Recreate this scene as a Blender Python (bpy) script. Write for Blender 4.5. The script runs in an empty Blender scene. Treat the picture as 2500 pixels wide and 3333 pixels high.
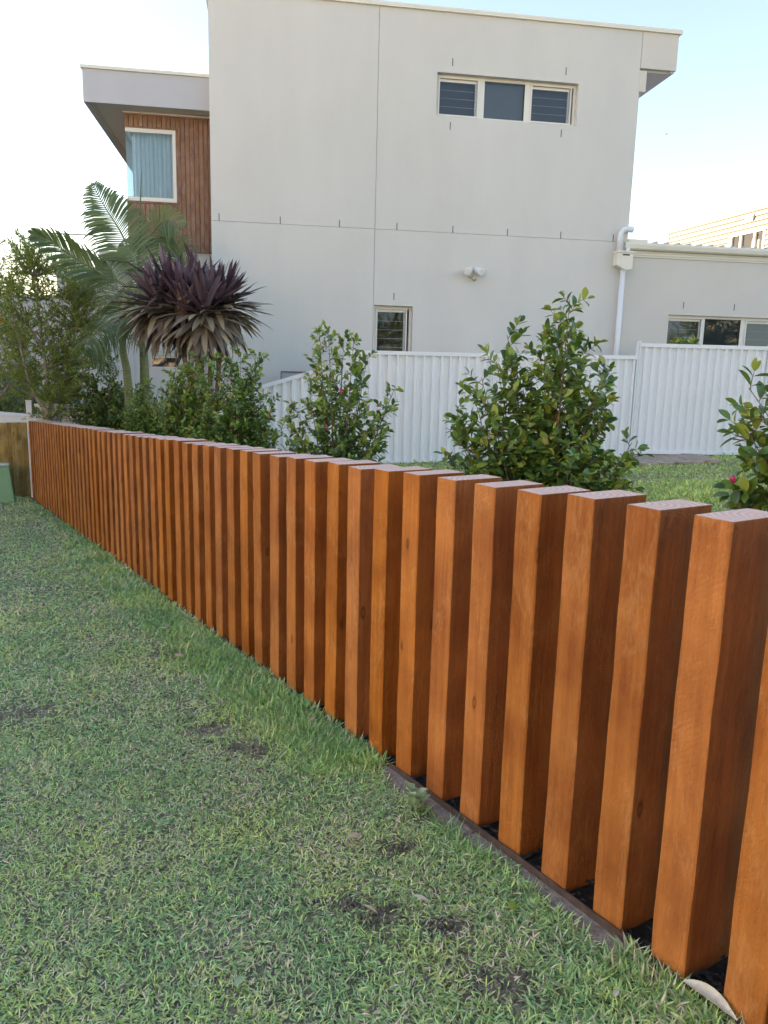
import bpy, math, random
import numpy as np
from mathutils import Vector, Matrix
random.seed(7)
rng = np.random.default_rng(7)
sc = bpy.context.scene
col = sc.collection

# ------------------------------------------------------------------ camera
F = 2509.2; CX, CY = 1250.0, 1666.5          # focal length and centre in photo pixels
PITCH, ROLL = 0.1858, 0.0251
CZ = 1.457
_f = np.array([0, math.cos(PITCH), -math.sin(PITCH)])
_u0 = np.array([0, math.sin(PITCH), math.cos(PITCH)])
_r0 = np.array([1.0, 0, 0])
_r = math.cos(ROLL) * _r0 + math.sin(ROLL) * _u0
_u = -math.sin(ROLL) * _r0 + math.cos(ROLL) * _u0
CAMP = np.array([0, 0, CZ])
cam = bpy.data.cameras.new('camera'); camo = bpy.data.objects.new('camera', cam); col.objects.link(camo)
camo.matrix_world = Matrix(((_r[0], _u[0], -_f[0], 0), (_r[1], _u[1], -_f[1], 0), (_r[2], _u[2], -_f[2], CZ), (0, 0, 0, 1)))
cam.sensor_fit = 'HORIZONTAL'; cam.sensor_width = 36; cam.lens = 36 * F / 2500
cam.clip_start = 0.05; cam.clip_end = 500
sc.camera = camo

# ------------------------------------------------------------------ light
SUN_AZ, SUN_EL = math.radians(-78), math.radians(10)      # azimuth from +Y towards +X
world = bpy.data.worlds.new('World'); sc.world = world; world.use_nodes = True
nt = world.node_tree
sky = nt.nodes.new('ShaderNodeTexSky'); sky.sky_type = 'NISHITA'; sky.sun_disc = False
sky.sun_elevation = SUN_EL; sky.sun_rotation = SUN_AZ
sky.air_density = 1.1; sky.dust_density = 1.5; sky.ozone_density = 3.0; sky.altitude = 0
nt.links.new(sky.outputs[0], nt.nodes['Background'].inputs[0])
nt.nodes['Background'].inputs[1].default_value = 0.08
sun = bpy.data.lights.new('sun', 'SUN'); sun.energy = 5.0; sun.angle = math.radians(0.5); sun.color = (1.0, 0.86, 0.70)
suno = bpy.data.objects.new('sun', sun); col.objects.link(suno)
sdir = Vector((math.sin(SUN_AZ) * math.cos(SUN_EL), math.cos(SUN_AZ) * math.cos(SUN_EL), math.sin(SUN_EL)))
suno.rotation_euler = sdir.to_track_quat('Z', 'Y').to_euler(); suno.location = (-20, 30, 20)
sc.view_settings.view_transform = 'Standard'; sc.view_settings.look = 'None'
sc.view_settings.exposure = 3.2; sc.view_settings.gamma = 1.0; sc.view_settings.use_curve_mapping = False
sc.view_settings.use_white_balance = True; sc.view_settings.white_balance_temperature = 8700; sc.view_settings.white_balance_tint = 24
sc.cycles.max_bounces = 8; sc.cycles.transparent_max_bounces = 12
sc.cycles.diffuse_bounces = 4

# ------------------------------------------------------------------ geometry of the place
WY = 0.155366
W = np.array([math.cos(WY), math.sin(WY), 0]); N = np.array([-math.sin(WY), math.cos(WY), 0])
DW = 13.293                                   # house wall plane
DF = 12.193                                   # white fence plane
FD = np.array([0.52870074, -0.8488083, 0]); FP = np.array([0.8488083, 0.52870074, 0])
P0 = np.array([0.70105, 1.71049, 1.15]); STEP = 0.19972; SL = 0.051484
def ray(x, y): return _f + _r * (x - CX) / F - _u * (y - CY) / F
def onp(x, y, n, D):
    d = ray(x, y); return CAMP + d * (D / (d @ n))
def aty(x, y, Y):
    d = ray(x, y); return CAMP + d * (Y / d[1])
def wall(x, y, off=0.0):
    P = onp(x, y, N, DW + off); return float(P @ W), float(P[2])
def fpt(a, c, z=0.0):                          # a metres along the fence away, c across it (+ = yard)
    P = P0 - FD * a + FP * c; return np.array([P[0], P[1], z])
def gz(x, y):
    x = np.asarray(x, float); y = np.asarray(y, float)
    dx = x - P0[0]; dy = y - P0[1]
    a = -(dx * FD[0] + dy * FD[1]); c = dx * FP[0] + dy * FP[1]
    a = np.clip(a, -6, 16)
    z = -SL * a
    z = z + 0.47 * (1 - np.exp(-np.clip(c - 0.3, 0, 30) / 2.2))
    z = z - 0.03 * np.clip(-c - 0.5, 0, 12)
    return z
def gzf(x, y): return float(gz(x, y))
def onground(px, py, dz=0.0):
    z = 0.0
    for _ in range(40):
        d = ray(px, py); P = CAMP + d * ((z - CZ) / d[2]); z = 0.5 * z + 0.5 * (gzf(P[0], P[1]) + dz)
    return np.array([P[0], P[1], gzf(P[0], P[1])])

# ------------------------------------------------------------------ materials
def mat(name): 
    m = bpy.data.materials.new(name); m.use_nodes = True
    return m, m.node_tree, m.node_tree.nodes['Principled BSDF']
def nd(t, typ, **kw):
    n = t.nodes.new(typ)
    for k, v in kw.items():
        if k.startswith('i_'):
            key = k[2:]; key = int(key) if key.isdigit() else key.replace('_', ' ')
            n.inputs[key].default_value = v
        else: setattr(n, k, v)
    return n
def ramp(t, stops):
    r = t.nodes.new('ShaderNodeValToRGB'); e = r.color_ramp.elements
    while len(e) < len(stops): e.new(0.5)
    for k, (p, c) in enumerate(stops):
        e[k].position = p; e[k].color = (c[0], c[1], c[2], 1)
    return r
def simple(name, c, rough=0.6, var=0.06, scale=3.0, bump=0.0, bscale=120.0, metal=0.0, spec=0.5, stretch=(1, 1, 1)):
    m, t, b = mat(name); L = t.links.new
    tc = nd(t, 'ShaderNodeTexCoord'); mp = nd(t, 'ShaderNodeMapping'); mp.inputs['Scale'].default_value = stretch
    L(tc.outputs['Object'], mp.inputs[0])
    n = nd(t, 'ShaderNodeTexNoise', i_Scale=scale, i_Detail=6.0, i_Roughness=0.6); L(mp.outputs[0], n.inputs['Vector'])
    r = ramp(t, [(0.3, [x * (1 - var) for x in c]), (0.7, [min(1, x * (1 + var)) for x in c])])
    L(n.outputs[0], r.inputs[0]); L(r.outputs[0], b.inputs['Base Color'])
    b.inputs['Roughness'].default_value = rough; b.inputs['Metallic'].default_value = metal
    b.inputs['Specular IOR Level'].default_value = spec
    if bump:
        n2 = nd(t, 'ShaderNodeTexNoise', i_Scale=bscale, i_Detail=3.0); L(mp.outputs[0], n2.inputs['Vector'])
        bp = nd(t, 'ShaderNodeBump', i_Strength=bump, i_Distance=0.01); L(n2.outputs[0], bp.inputs['Height']); L(bp.outputs[0], b.inputs['Normal'])
    return m

def wood_mat(name, c_lo, c_hi, rough=0.42, knots=True, sawn=0.35, vr=(0.90, 1.10)):
    m, t, b = mat(name); L = t.links.new
    tc = nd(t, 'ShaderNodeTexCoord'); oi = nd(t, 'ShaderNodeObjectInfo')
    off = nd(t, 'ShaderNodeVectorMath', operation='SCALE'); off.inputs[0].default_value = (13.1, 7.7, 29.3); L(oi.outputs['Random'], off.inputs['Scale'])
    ad = nd(t, 'ShaderNodeVectorMath', operation='ADD'); L(tc.outputs['Object'], ad.inputs[0]); L(off.outputs[0], ad.inputs[1])
    mp = nd(t, 'ShaderNodeMapping'); mp.inputs['Scale'].default_value = (38, 38, 1.6); L(ad.outputs[0], mp.inputs[0])
    # knots distort the grain
    mk = nd(t, 'ShaderNodeMapping'); mk.inputs['Scale'].default_value = (9, 9, 3.4); L(ad.outputs[0], mk.inputs[0])
    vo = nd(t, 'ShaderNodeTexVoronoi', i_Scale=1.0); L(mk.outputs[0], vo.inputs['Vector'])
    g = nd(t, 'ShaderNodeTexNoise', i_Scale=1.0, i_Detail=5.0, i_Roughness=0.65, i_Distortion=0.6); L(mp.outputs[0], g.inputs['Vector'])
    blot = nd(t, 'ShaderNodeTexNoise', i_Scale=5.0, i_Detail=4.0); L(ad.outputs[0], blot.inputs['Vector'])
    mx = nd(t, 'ShaderNodeMath', operation='MULTIPLY_ADD'); mx.inputs[1].default_value = 0.45; L(g.outputs[0], mx.inputs[0])
    mb = nd(t, 'ShaderNodeMath', operation='MULTIPLY'); mb.inputs[1].default_value = 0.55; L(blot.outputs[0], mb.inputs[0]); L(mb.outputs[0], mx.inputs[2])
    r = ramp(t, [(0.36, c_lo), (0.62, c_hi)]); L(mx.outputs[0], r.inputs[0])
    fine = nd(t, 'ShaderNodeTexNoise', i_Scale=150.0, i_Detail=3.0); fmp = nd(t, 'ShaderNodeMapping'); fmp.inputs['Scale'].default_value = (1, 1, .25); L(ad.outputs[0], fmp.inputs[0]); L(fmp.outputs[0], fine.inputs['Vector'])
    wn_ = nd(t, 'ShaderNodeTexNoise', i_Scale=4.2, i_Detail=5.0, i_Roughness=0.7, i_Distortion=1.2); wmp = nd(t, 'ShaderNodeMapping'); wmp.inputs['Scale'].default_value = (1.6, 1.6, .8); L(ad.outputs[0], wmp.inputs[0]); L(wmp.outputs[0], wn_.inputs['Vector'])
    wadd = nd(t, 'ShaderNodeMath', operation='MULTIPLY_ADD', i_1=0.35); L(fine.outputs[0], wadd.inputs[0]); L(wn_.outputs[0], wadd.inputs[2])
    wr_ = ramp(t, [(0.70, (0, 0, 0)), (0.90, (.5, .5, .5))]); L(wadd.outputs[0], wr_.inputs[0])
    dr_ = ramp(t, [(0.47, (.35, .35, .35)), (0.56, (0, 0, 0))]); L(wadd.outputs[0], dr_.inputs[0])
    wm1 = nd(t, 'ShaderNodeMix', data_type='RGBA'); L(wr_.outputs[0], wm1.inputs[0]); L(r.outputs[0], wm1.inputs[6]); wm1.inputs[7].default_value = (min(1, c_hi[0] * 1.12), c_hi[1] * 1.55, c_hi[2] * 2.9, 1)
    wm2 = nd(t, 'ShaderNodeMix', data_type='RGBA'); L(dr_.outputs[0], wm2.inputs[0]); L(wm1.outputs[2], wm2.inputs[6]); wm2.inputs[7].default_value = (c_lo[0] * .62, c_lo[1] * .6, c_lo[2] * .8, 1)
    # per post tint
    hs = nd(t, 'ShaderNodeHueSaturation'); L(wm2.outputs[2], hs.inputs['Color'])
    mr = nd(t, 'ShaderNodeMapRange'); mr.inputs['To Min'].default_value = vr[0]; mr.inputs['To Max'].default_value = vr[1]; L(oi.outputs['Random'], mr.inputs['Value']); L(mr.outputs[0], hs.inputs['Value'])
    ms = nd(t, 'ShaderNodeMath', operation='MULTIPLY', i_1=7.31); L(oi.outputs['Random'], ms.inputs[0])
    fr = nd(t, 'ShaderNodeMath', operation='FRACT'); L(ms.outputs[0], fr.inputs[0])
    mr2 = nd(t, 'ShaderNodeMapRange'); mr2.inputs['To Min'].default_value = 0.95; mr2.inputs['To Max'].default_value = 1.01; L(fr.outputs[0], mr2.inputs['Value']); L(mr2.outputs[0], hs.inputs['Saturation'])
    kr = ramp(t, [(0.0, (0.7, .7, .7)), (0.045, (0.55, 0.55, 0.55)), (0.075, (0.0, 0.0, 0.0)), (0.10, (.75, .75, .75)), (0.16, (1, 1, 1))]); L(vo.outputs['Distance'], kr.inputs[0])
    kc = nd(t, 'ShaderNodeMix', data_type='RGBA'); L(kr.outputs[0], kc.inputs[0])
    kc.inputs[6].default_value = (c_lo[0] * 0.55, c_lo[1] * 0.6, c_lo[2] * 0.8, 1); L(hs.outputs[0], kc.inputs[7])
    L(kc.outputs[2] if knots else hs.outputs[0], b.inputs['Base Color'])
    rr_ = nd(t, 'ShaderNodeMapRange'); rr_.inputs['To Min'].default_value = rough - .16; rr_.inputs['To Max'].default_value = rough + .2; L(blot.outputs[0], rr_.inputs['Value']); L(rr_.outputs[0], b.inputs['Roughness']); b.inputs['Specular IOR Level'].default_value = 0.17
    # sawn surface: oblique saw marks broken up by noise, plus fibres
    rot = nd(t, 'ShaderNodeMapping'); rot.inputs['Rotation'].default_value = (0.55, 0.62, 0); L(ad.outputs[0], rot.inputs[0])
    wv = nd(t, 'ShaderNodeTexWave', i_Scale=27.0, i_Distortion=7.0, i_Detail=5.0); wv.bands_direction = 'Z'; L(rot.outputs[0], wv.inputs['Vector'])
    mask = nd(t, 'ShaderNodeTexNoise', i_Scale=3.5, i_Detail=2.0); L(ad.outputs[0], mask.inputs['Vector'])
    mkr = ramp(t, [(0.52, (0, 0, 0)), (0.72, (1, 1, 1))]); L(mask.outputs[0], mkr.inputs[0])
    wm = nd(t, 'ShaderNodeMath', operation='MULTIPLY'); L(wv.outputs[0], wm.inputs[0]); L(mkr.outputs[0], wm.inputs[1])
    b1 = nd(t, 'ShaderNodeBump', i_Strength=sawn, i_Distance=0.008); L(wm.outputs[0], b1.inputs['Height'])
    rmp = nd(t, 'ShaderNodeMapping'); rmp.inputs['Scale'].default_value = (1, 1, .45); L(ad.outputs[0], rmp.inputs[0])
    rn = nd(t, 'ShaderNodeTexNoise', i_Scale=90.0, i_Detail=5.0, i_Roughness=0.75); L(rmp.outputs[0], rn.inputs['Vector'])
    b2 = nd(t, 'ShaderNodeBump', i_Strength=0.7, i_Distance=0.012); L(rn.outputs[0], b2.inputs['Height']); L(b1.outputs[0], b2.inputs['Normal'])
    b3 = nd(t, 'ShaderNodeBump', i_Strength=0.5, i_Distance=0.008); L(g.outputs[0], b3.inputs['Height']); L(b2.outputs[0], b3.inputs['Normal'])
    L(b3.outputs[0], b.inputs['Normal'])
    return m
M = {}
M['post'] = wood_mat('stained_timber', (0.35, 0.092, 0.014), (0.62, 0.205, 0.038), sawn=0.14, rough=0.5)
M['postwide'] = wood_mat('stained_timber_side_darkened', (0.21, 0.050, 0.007), (0.37, 0.104, 0.017), sawn=0.12, rough=0.5)  # wide faces: the front colours darkened to deepen the post sides
M['pine'] = wood_mat('weathered_treated_pine', (0.22, 0.14, 0.045), (0.50, 0.33, 0.11), rough=0.7, vr=(.5, 1.3))
M['clad'] = wood_mat('hardwood_cladding', (0.22, 0.112, 0.066), (0.40, 0.215, 0.135), rough=0.5, knots=False, sawn=0.0)
# end grain of the sawn tops
def endgrain():
    m, t, b = mat('sawn_end_grain'); L = t.links.new
    tc = nd(t, 'ShaderNodeTexCoord'); oi = nd(t, 'ShaderNodeObjectInfo')
    sb = nd(t, 'ShaderNodeVectorMath', operation='SUBTRACT'); L(tc.outputs['Object'], sb.inputs[0])
    cx = nd(t, 'ShaderNodeMapRange'); cx.inputs['To Min'].default_value = -0.03; cx.inputs['To Max'].default_value = 0.13; L(oi.outputs['Random'], cx.inputs['Value'])
    ms = nd(t, 'ShaderNodeMath', operation='MULTIPLY', i_1=5.77); L(oi.outputs['Random'], ms.inputs[0]); fr = nd(t, 'ShaderNodeMath', operation='FRACT'); L(ms.outputs[0], fr.inputs[0])
    cy = nd(t, 'ShaderNodeMapRange'); cy.inputs['To Min'].default_value = -0.02; cy.inputs['To Max'].default_value = 0.2; L(fr.outputs[0], cy.inputs['Value'])
    cb = nd(t, 'ShaderNodeCombineXYZ'); L(cx.outputs[0], cb.inputs[0]); L(cy.outputs[0], cb.inputs[1]); L(cb.outputs[0], sb.inputs[1])
    mp = nd(t, 'ShaderNodeMapping'); mp.inputs['Scale'].default_value = (1, 1, 0.02); L(sb.outputs[0], mp.inputs[0])
    wv = nd(t, 'ShaderNodeTexWave', i_Scale=18.0, i_Distortion=2.2, i_Detail=3.0); wv.wave_type = 'RINGS'; wv.rings_direction = 'Z'
    wv.inputs['Detail Scale'].default_value = 1.2; L(mp.outputs[0], wv.inputs['Vector'])
    r = ramp(t, [(0.25, (0.80, 0.60, 0.52)), (0.75, (0.62, 0.40, 0.32))]); L(wv.outputs[0], r.inputs[0])
    n = nd(t, 'ShaderNodeTexNoise', i_Scale=22.0, i_Detail=5.0); L(tc.outputs['Object'], n.inputs['Vector'])
    mx = nd(t, 'ShaderNodeMix', data_type='RGBA', blend_type='MIX'); L(n.outputs[0], mx.inputs[0]); L(r.outputs[0], mx.inputs[6]); mx.inputs[7].default_value = (0.66, 0.44, 0.36, 1)
    L(mx.outputs[2], b.inputs['Base Color']); b.inputs['Roughness'].default_value = 0.8; b.inputs['Specular IOR Level'].default_value = .2
    n2 = nd(t, 'ShaderNodeTexNoise', i_Scale=260.0, i_Detail=3.0); L(tc.outputs['Object'], n2.inputs['Vector'])
    bp = nd(t, 'ShaderNodeBump', i_Strength=0.5, i_Distance=0.002); L(n2.outputs[0], bp.inputs['Height']); L(bp.outputs[0], b.inputs['Normal'])
    return m
M['end'] = endgrain()
M['render'] = simple('painted_render', (0.665, 0.645, 0.60), rough=0.9, var=0.05, scale=0.9, stretch=(1, 1, .35), bump=0.25, bscale=260, spec=0.2)
M['render_low'] = simple('painted_render_extension', (0.67, 0.63, 0.57), rough=0.9, var=0.03, scale=0.9, bump=0.25, bscale=260, spec=0.2)
M['fascia'] = simple('grey_fascia_paint', (0.50, 0.50, 0.52), rough=0.7, var=0.03, scale=2)
M['soffit'] = simple('soffit_sheet', (0.58, 0.54, 0.47), rough=0.85, var=0.04)
M['cream'] = simple('cream_metal', (0.78, 0.73, 0.62), rough=0.45, var=0.03)
M['whitemetal'] = simple('white_steel', (0.84, 0.84, 0.84), rough=0.4, var=0.025, scale=1.3, spec=0.4)
M['pvc'] = simple('white_pvc', (0.76, 0.77, 0.79), rough=0.3, var=0.02)
M['frame'] = simple('window_frame_cream', (0.76, 0.73, 0.66), rough=0.4, var=0.02)
M['dark'] = simple('dark_recess', (0.03, 0.03, 0.03), rough=0.8)
M['blind'] = simple('grey_roller_blind', (0.16, 0.19, 0.21), rough=0.9, var=0.08, scale=40, stretch=(1, 1, 3))
M['blindlight'] = simple('pale_roller_blind', (0.27, 0.34, 0.41), rough=0.9, var=0.03)
M['room'] = simple('room_wall', (0.14, 0.13, 0.12), rough=0.9, var=0.4, scale=4)
M['curtain'] = simple('sheer_curtain', (0.62, 0.70, 0.74), rough=0.9, var=0.04)
M['steel'] = simple('brown_steel_edging', (0.10, 0.065, 0.05), rough=0.6, var=0.4, scale=20, bump=0.2)
M['galv'] = simple('galvanised_sheet', (0.40, 0.44, 0.45), rough=0.55, var=0.25, scale=60)
M['rust'] = simple('rusty_trim', (0.20, 0.08, 0.03), rough=0.8, var=0.4, scale=20)
M['green'] = simple('green_painted_cabinet', (0.17, 0.40, 0.22), rough=0.5, var=0.06, scale=6, bump=0.15, bscale=200)
M['greentop'] = simple('pale_cabinet_lid', (0.42, 0.52, 0.45), rough=0.5, var=0.06, scale=6)
M['concrete'] = simple('concrete', (0.25, 0.215, 0.185), rough=0.95, var=0.35, scale=25, bump=0.8, bscale=90)
M['boards'] = simple('painted_weatherboard', (0.078, 0.073, 0.064), rough=0.6, var=0.06, scale=3)
M['paver'] = simple('sandstone_paver', (0.40, 0.31, 0.24), rough=0.95, var=0.3, scale=8, bump=0.5)
M['white_light'] = simple('security_light_plastic', (0.75, 0.74, 0.70), rough=0.35, var=0.02)
M['sensor'] = simple('yellowed_plastic', (0.66, 0.58, 0.40), rough=0.4, var=0.04)
M['bark'] = simple('pale_bark', (0.34, 0.27, 0.20), rough=0.9, var=0.35, scale=25, bump=0.8, bscale=60, stretch=(1, 1, .4))
M['twig'] = simple('brown_twig', (0.17, 0.12, 0.08), rough=0.8, var=0.3, scale=30)
M['redtwig'] = simple('reddish_twig', (0.20, 0.09, 0.06), rough=0.7, var=0.3, scale=30)
M['palmtrunk'] = simple('green_ringed_trunk', (0.17, 0.20, 0.09), rough=0.7, var=0.3, scale=12, bump=0.3, stretch=(1, 1, 6))
M['cordstem'] = simple('fibrous_red_stem', (0.19, 0.09, 0.055), rough=0.95, var=0.5, scale=40, bump=0.9, bscale=80, stretch=(1, 1, .3))
M['farwall'] = simple('far_white_render', (0.62, 0.60, 0.56), rough=0.9, var=0.04)
M['oppwall'] = simple('cream_render', (0.80, 0.73, 0.62), rough=0.9, var=0.04)
M['roof'] = simple('metal_roof', (0.45, 0.46, 0.46), rough=0.5, var=0.05)
M['wire'] = simple('dark_railing_metal', (0.10, 0.10, 0.10), rough=0.5)
M['bud'] = simple('magenta_bud', (0.45, 0.02, 0.09), rough=0.4, var=0.2, scale=30)
M['seed'] = simple('cream_seed_cluster', (0.42, 0.33, 0.20), rough=0.8, var=0.4, scale=40)
M['deadleaf'] = simple('dry_leaf', (0.46, 0.36, 0.24), rough=0.7, var=0.25, scale=40)
M['paleleaf'] = simple('bleached_leaf', (0.62, 0.58, 0.47), rough=0.6, var=0.2, scale=22)
M['stick'] = simple('whitened_stick', (0.55, 0.48, 0.42), rough=0.8, var=0.2, scale=30)
M['orange'] = simple('orange_flower', (0.7, 0.16, 0.01), rough=0.6)
M['paint_yellow'] = simple('balcony_panel', (0.80, 0.76, 0.60), rough=0.5, var=0.05)

def leafmat(name, lo, hi, young=None, rough=0.35, transl=0.3, island=True, tcol=None):
    m, t, b = mat(name); L = t.links.new
    oi = nd(t, 'ShaderNodeObjectInfo'); g = nd(t, 'ShaderNodeNewGeometry')
    s = nd(t, 'ShaderNodeMath', operation='ADD'); L(oi.outputs['Random'], s.inputs[0]); L(g.outputs['Random Per Island'], s.inputs[1])
    fr = nd(t, 'ShaderNodeMath', operation='FRACT'); L(s.outputs[0], fr.inputs[0])
    stops = [(0.0, lo), (0.75, hi)] + ([(1.0, young)] if young else [])
    r = ramp(t, stops); L(fr.outputs[0], r.inputs[0]); L(r.outputs[0], b.inputs['Base Color'])
    b.inputs['Roughness'].default_value = rough; b.inputs['Specular IOR Level'].default_value = 0.5
    tr = nd(t, 'ShaderNodeBsdfTranslucent')
    if tcol: tr.inputs[0].default_value = (*tcol, 1)
    else: L(r.outputs[0], tr.inputs[0])
    mx = nd(t, 'ShaderNodeMixShader', i_0=transl); L(b.outputs[0], mx.inputs[1]); L(tr.outputs[0], mx.inputs[2])
    L(mx.outputs[0], t.nodes['Material Output'].inputs[0])
    return m
M['leaf'] = leafmat('glossy_leaf', (0.04, 0.105, 0.036), (0.12, 0.25, 0.06), (0.21, 0.36, 0.07), rough=0.3, transl=0.22, tcol=(0.12, 0.24, 0.03))
M['youngleaf'] = leafmat('young_leaf', (0.20, 0.33, 0.05), (0.36, 0.44, 0.09), (0.45, 0.36, 0.12), rough=0.35, transl=0.3, tcol=(0.3, 0.38, 0.06))
M['hedgeleaf'] = leafmat('small_hedge_leaf', (0.03, 0.078, 0.030), (0.08, 0.16, 0.045), (0.16, 0.25, 0.05), rough=0.4, transl=0.22, tcol=(0.14, 0.24, 0.03))
M['treeleaf'] = leafmat('narrow_tree_leaf', (0.07, 0.13, 0.035), (0.17, 0.25, 0.065), (0.34, 0.40, 0.08), rough=0.45, transl=0.35, tcol=(0.38, 0.42, 0.04))
M['palmleaf'] = leafmat('palm_leaflet', (0.05, 0.105, 0.05), (0.11, 0.18, 0.075), (0.18, 0.24, 0.08), rough=0.4, transl=0.3, tcol=(0.26, 0.32, 0.05))
M['cordup'] = leafmat('purple_strap_leaf', (0.075, 0.045, 0.060), (0.17, 0.11, 0.135), (0.27, 0.19, 0.21), rough=0.38, transl=0.12)
M['corddown'] = leafmat('aged_strap_leaf', (0.12, 0.085, 0.065), (0.27, 0.21, 0.145), (0.48, 0.40, 0.26), rough=0.42, transl=0.08)
M['weed'] = leafmat('pale_weed_leaf', (0.30, 0.46, 0.28), (0.42, 0.58, 0.38), rough=0.5, transl=0.2)
M['strap'] = leafmat('dark_strap_leaf', (0.02, 0.05, 0.03), (0.04, 0.08, 0.04), rough=0.4, transl=0.15)

def grassmat(name, cols, straw, sfrac):
    m, t, b = mat(name); L = t.links.new
    g = nd(t, 'ShaderNodeNewGeometry'); tc = nd(t, 'ShaderNodeTexCoord')
    n = nd(t, 'ShaderNodeTexNoise', i_Scale=1.7, i_Detail=5.0, i_Roughness=0.65); L(tc.outputs['Object'], n.inputs['Vector'])
    r = ramp(t, [(0.33, cols[0]), (0.5, cols[1]), (0.68, cols[2])])
    a = nd(t, 'ShaderNodeMath', operation='MULTIPLY_ADD', i_1=0.34, i_2=-0.17); L(g.outputs['Random Per Island'], a.inputs[0])
    ad = nd(t, 'ShaderNodeMath', operation='ADD'); L(n.outputs[0], ad.inputs[0]); L(a.outputs[0], ad.inputs[1]); L(ad.outputs[0], r.inputs[0])
    mul = nd(t, 'ShaderNodeMath', operation='MULTIPLY', i_1=17.3); L(g.outputs['Random Per Island'], mul.inputs[0]); fr = nd(t, 'ShaderNodeMath', operation='FRACT'); L(mul.outputs[0], fr.inputs[0])
    hv = nd(t, 'ShaderNodeMapRange'); hv.inputs['To Min'].default_value = 0.8; hv.inputs['To Max'].default_value = 1.6; L(fr.outputs[0], hv.inputs['Value'])
    hs = nd(t, 'ShaderNodeHueSaturation'); L(r.outputs[0], hs.inputs['Color']); L(hv.outputs[0], hs.inputs['Value'])
    mul2 = nd(t, 'ShaderNodeMath', operation='MULTIPLY', i_1=91.7); L(g.outputs['Random Per Island'], mul2.inputs[0]); fr2 = nd(t, 'ShaderNodeMath', operation='FRACT'); L(mul2.outputs[0], fr2.inputs[0])
    n2 = nd(t, 'ShaderNodeTexNoise', i_Scale=3.1, i_Detail=3.0); L(tc.outputs['Object'], n2.inputs['Vector'])
    th = nd(t, 'ShaderNodeMapRange'); th.inputs['From Min'].default_value = 0.42; th.inputs['From Max'].default_value = 0.75; th.inputs['To Min'].default_value = sfrac * 0.4; th.inputs['To Max'].default_value = sfrac * 3.4; L(n2.outputs[0], th.inputs['Value'])
    lt = nd(t, 'ShaderNodeMath', operation='LESS_THAN'); L(fr2.outputs[0], lt.inputs[0]); L(th.outputs[0], lt.inputs[1])
    mx = nd(t, 'ShaderNodeMix', data_type='RGBA'); L(lt.outputs[0], mx.inputs[0]); L(hs.outputs[0], mx.inputs[6]); mx.inputs[7].default_value = (*straw, 1)
    L(mx.outputs[2], b.inputs['Base Color']); b.inputs['Roughness'].default_value = 0.42; b.inputs['Specular IOR Level'].default_value = 0.5
    tr = nd(t, 'ShaderNodeBsdfTranslucent'); L(mx.outputs[2], tr.inputs[0])
    ms = nd(t, 'ShaderNodeMixShader', i_0=0.25); L(b.outputs[0], ms.inputs[1]); L(tr.outputs[0], ms.inputs[2]); L(ms.outputs[0], t.nodes['Material Output'].inputs[0])
    return m
M['grass'] = grassmat('buffalo_grass', [(0.21, 0.42, 0.195), (0.315, 0.51, 0.215), (0.47, 0.59, 0.205)], (0.76, 0.68, 0.51), 0.13)
M['grassback'] = grassmat('back_lawn_grass', [(0.24, 0.40, 0.10), (0.42, 0.54, 0.14), (0.52, 0.62, 0.17)], (0.34, 0.30, 0.15), 0.12)
def soil(name, a, b_, c, sc_=9):
    m, t, b = mat(name); L = t.links.new
    tc = nd(t, 'ShaderNodeTexCoord'); n = nd(t, 'ShaderNodeTexNoise', i_Scale=sc_, i_Detail=9.0, i_Roughness=0.75); L(tc.outputs['Object'], n.inputs['Vector'])
    r = ramp(t, [(0.32, a), (0.52, b_), (0.72, c)]); L(n.outputs[0], r.inputs[0]); L(r.outputs[0], b.inputs['Base Color'])
    b.inputs['Roughness'].default_value = 0.95; b.inputs['Specular IOR Level'].default_value = 0.2
    n2 = nd(t, 'ShaderNodeTexNoise', i_Scale=70.0, i_Detail=6.0, i_Roughness=0.7); L(tc.outputs['Object'], n2.inputs['Vector'])
    bp = nd(t, 'ShaderNodeBump', i_Strength=1.0, i_Distance=0.02); L(n2.outputs[0], bp.inputs['Height']); L(bp.outputs[0], b.inputs['Normal'])
    return m
M['soil'] = soil('lawn_soil', (0.09, 0.078, 0.07), (0.26, 0.245, 0.19), (0.48, 0.42, 0.33), 14)
M['mulch'] = soil('dark_mulch', (0.010, 0.008, 0.007), (0.028, 0.022, 0.018), (0.06, 0.05, 0.04), 40)
M['chip'] = simple('mulch_chip', (0.035, 0.027, 0.022), rough=0.9, var=0.6, scale=60)

def glassmat(name, tint, refl=0.12, rough=0.02):
    m, t, b = mat(name); L = t.links.new
    tr = nd(t, 'ShaderNodeBsdfTransparent'); tr.inputs[0].default_value = (*tint, 1)
    gl = nd(t, 'ShaderNodeBsdfGlossy'); gl.inputs['Roughness'].default_value = rough
    fr = nd(t, 'ShaderNodeFresnel', i_IOR=1.55)
    ad = nd(t, 'ShaderNodeMath', operation='ADD', i_1=refl); L(fr.outputs[0], ad.inputs[0])
    mx = nd(t, 'ShaderNodeMixShader'); L(ad.outputs[0], mx.inputs[0]); L(tr.outputs[0], mx.inputs[1]); L(gl.outputs[0], mx.inputs[2])
    L(mx.outputs[0], t.nodes['Material Output'].inputs[0]); return m
M['glass'] = glassmat('window_glass', (0.55, 0.60, 0.62), 0.02)
M['bluglass'] = glassmat('pale_blue_glass', (0.74, 0.90, 0.96), 0.03)

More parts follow.
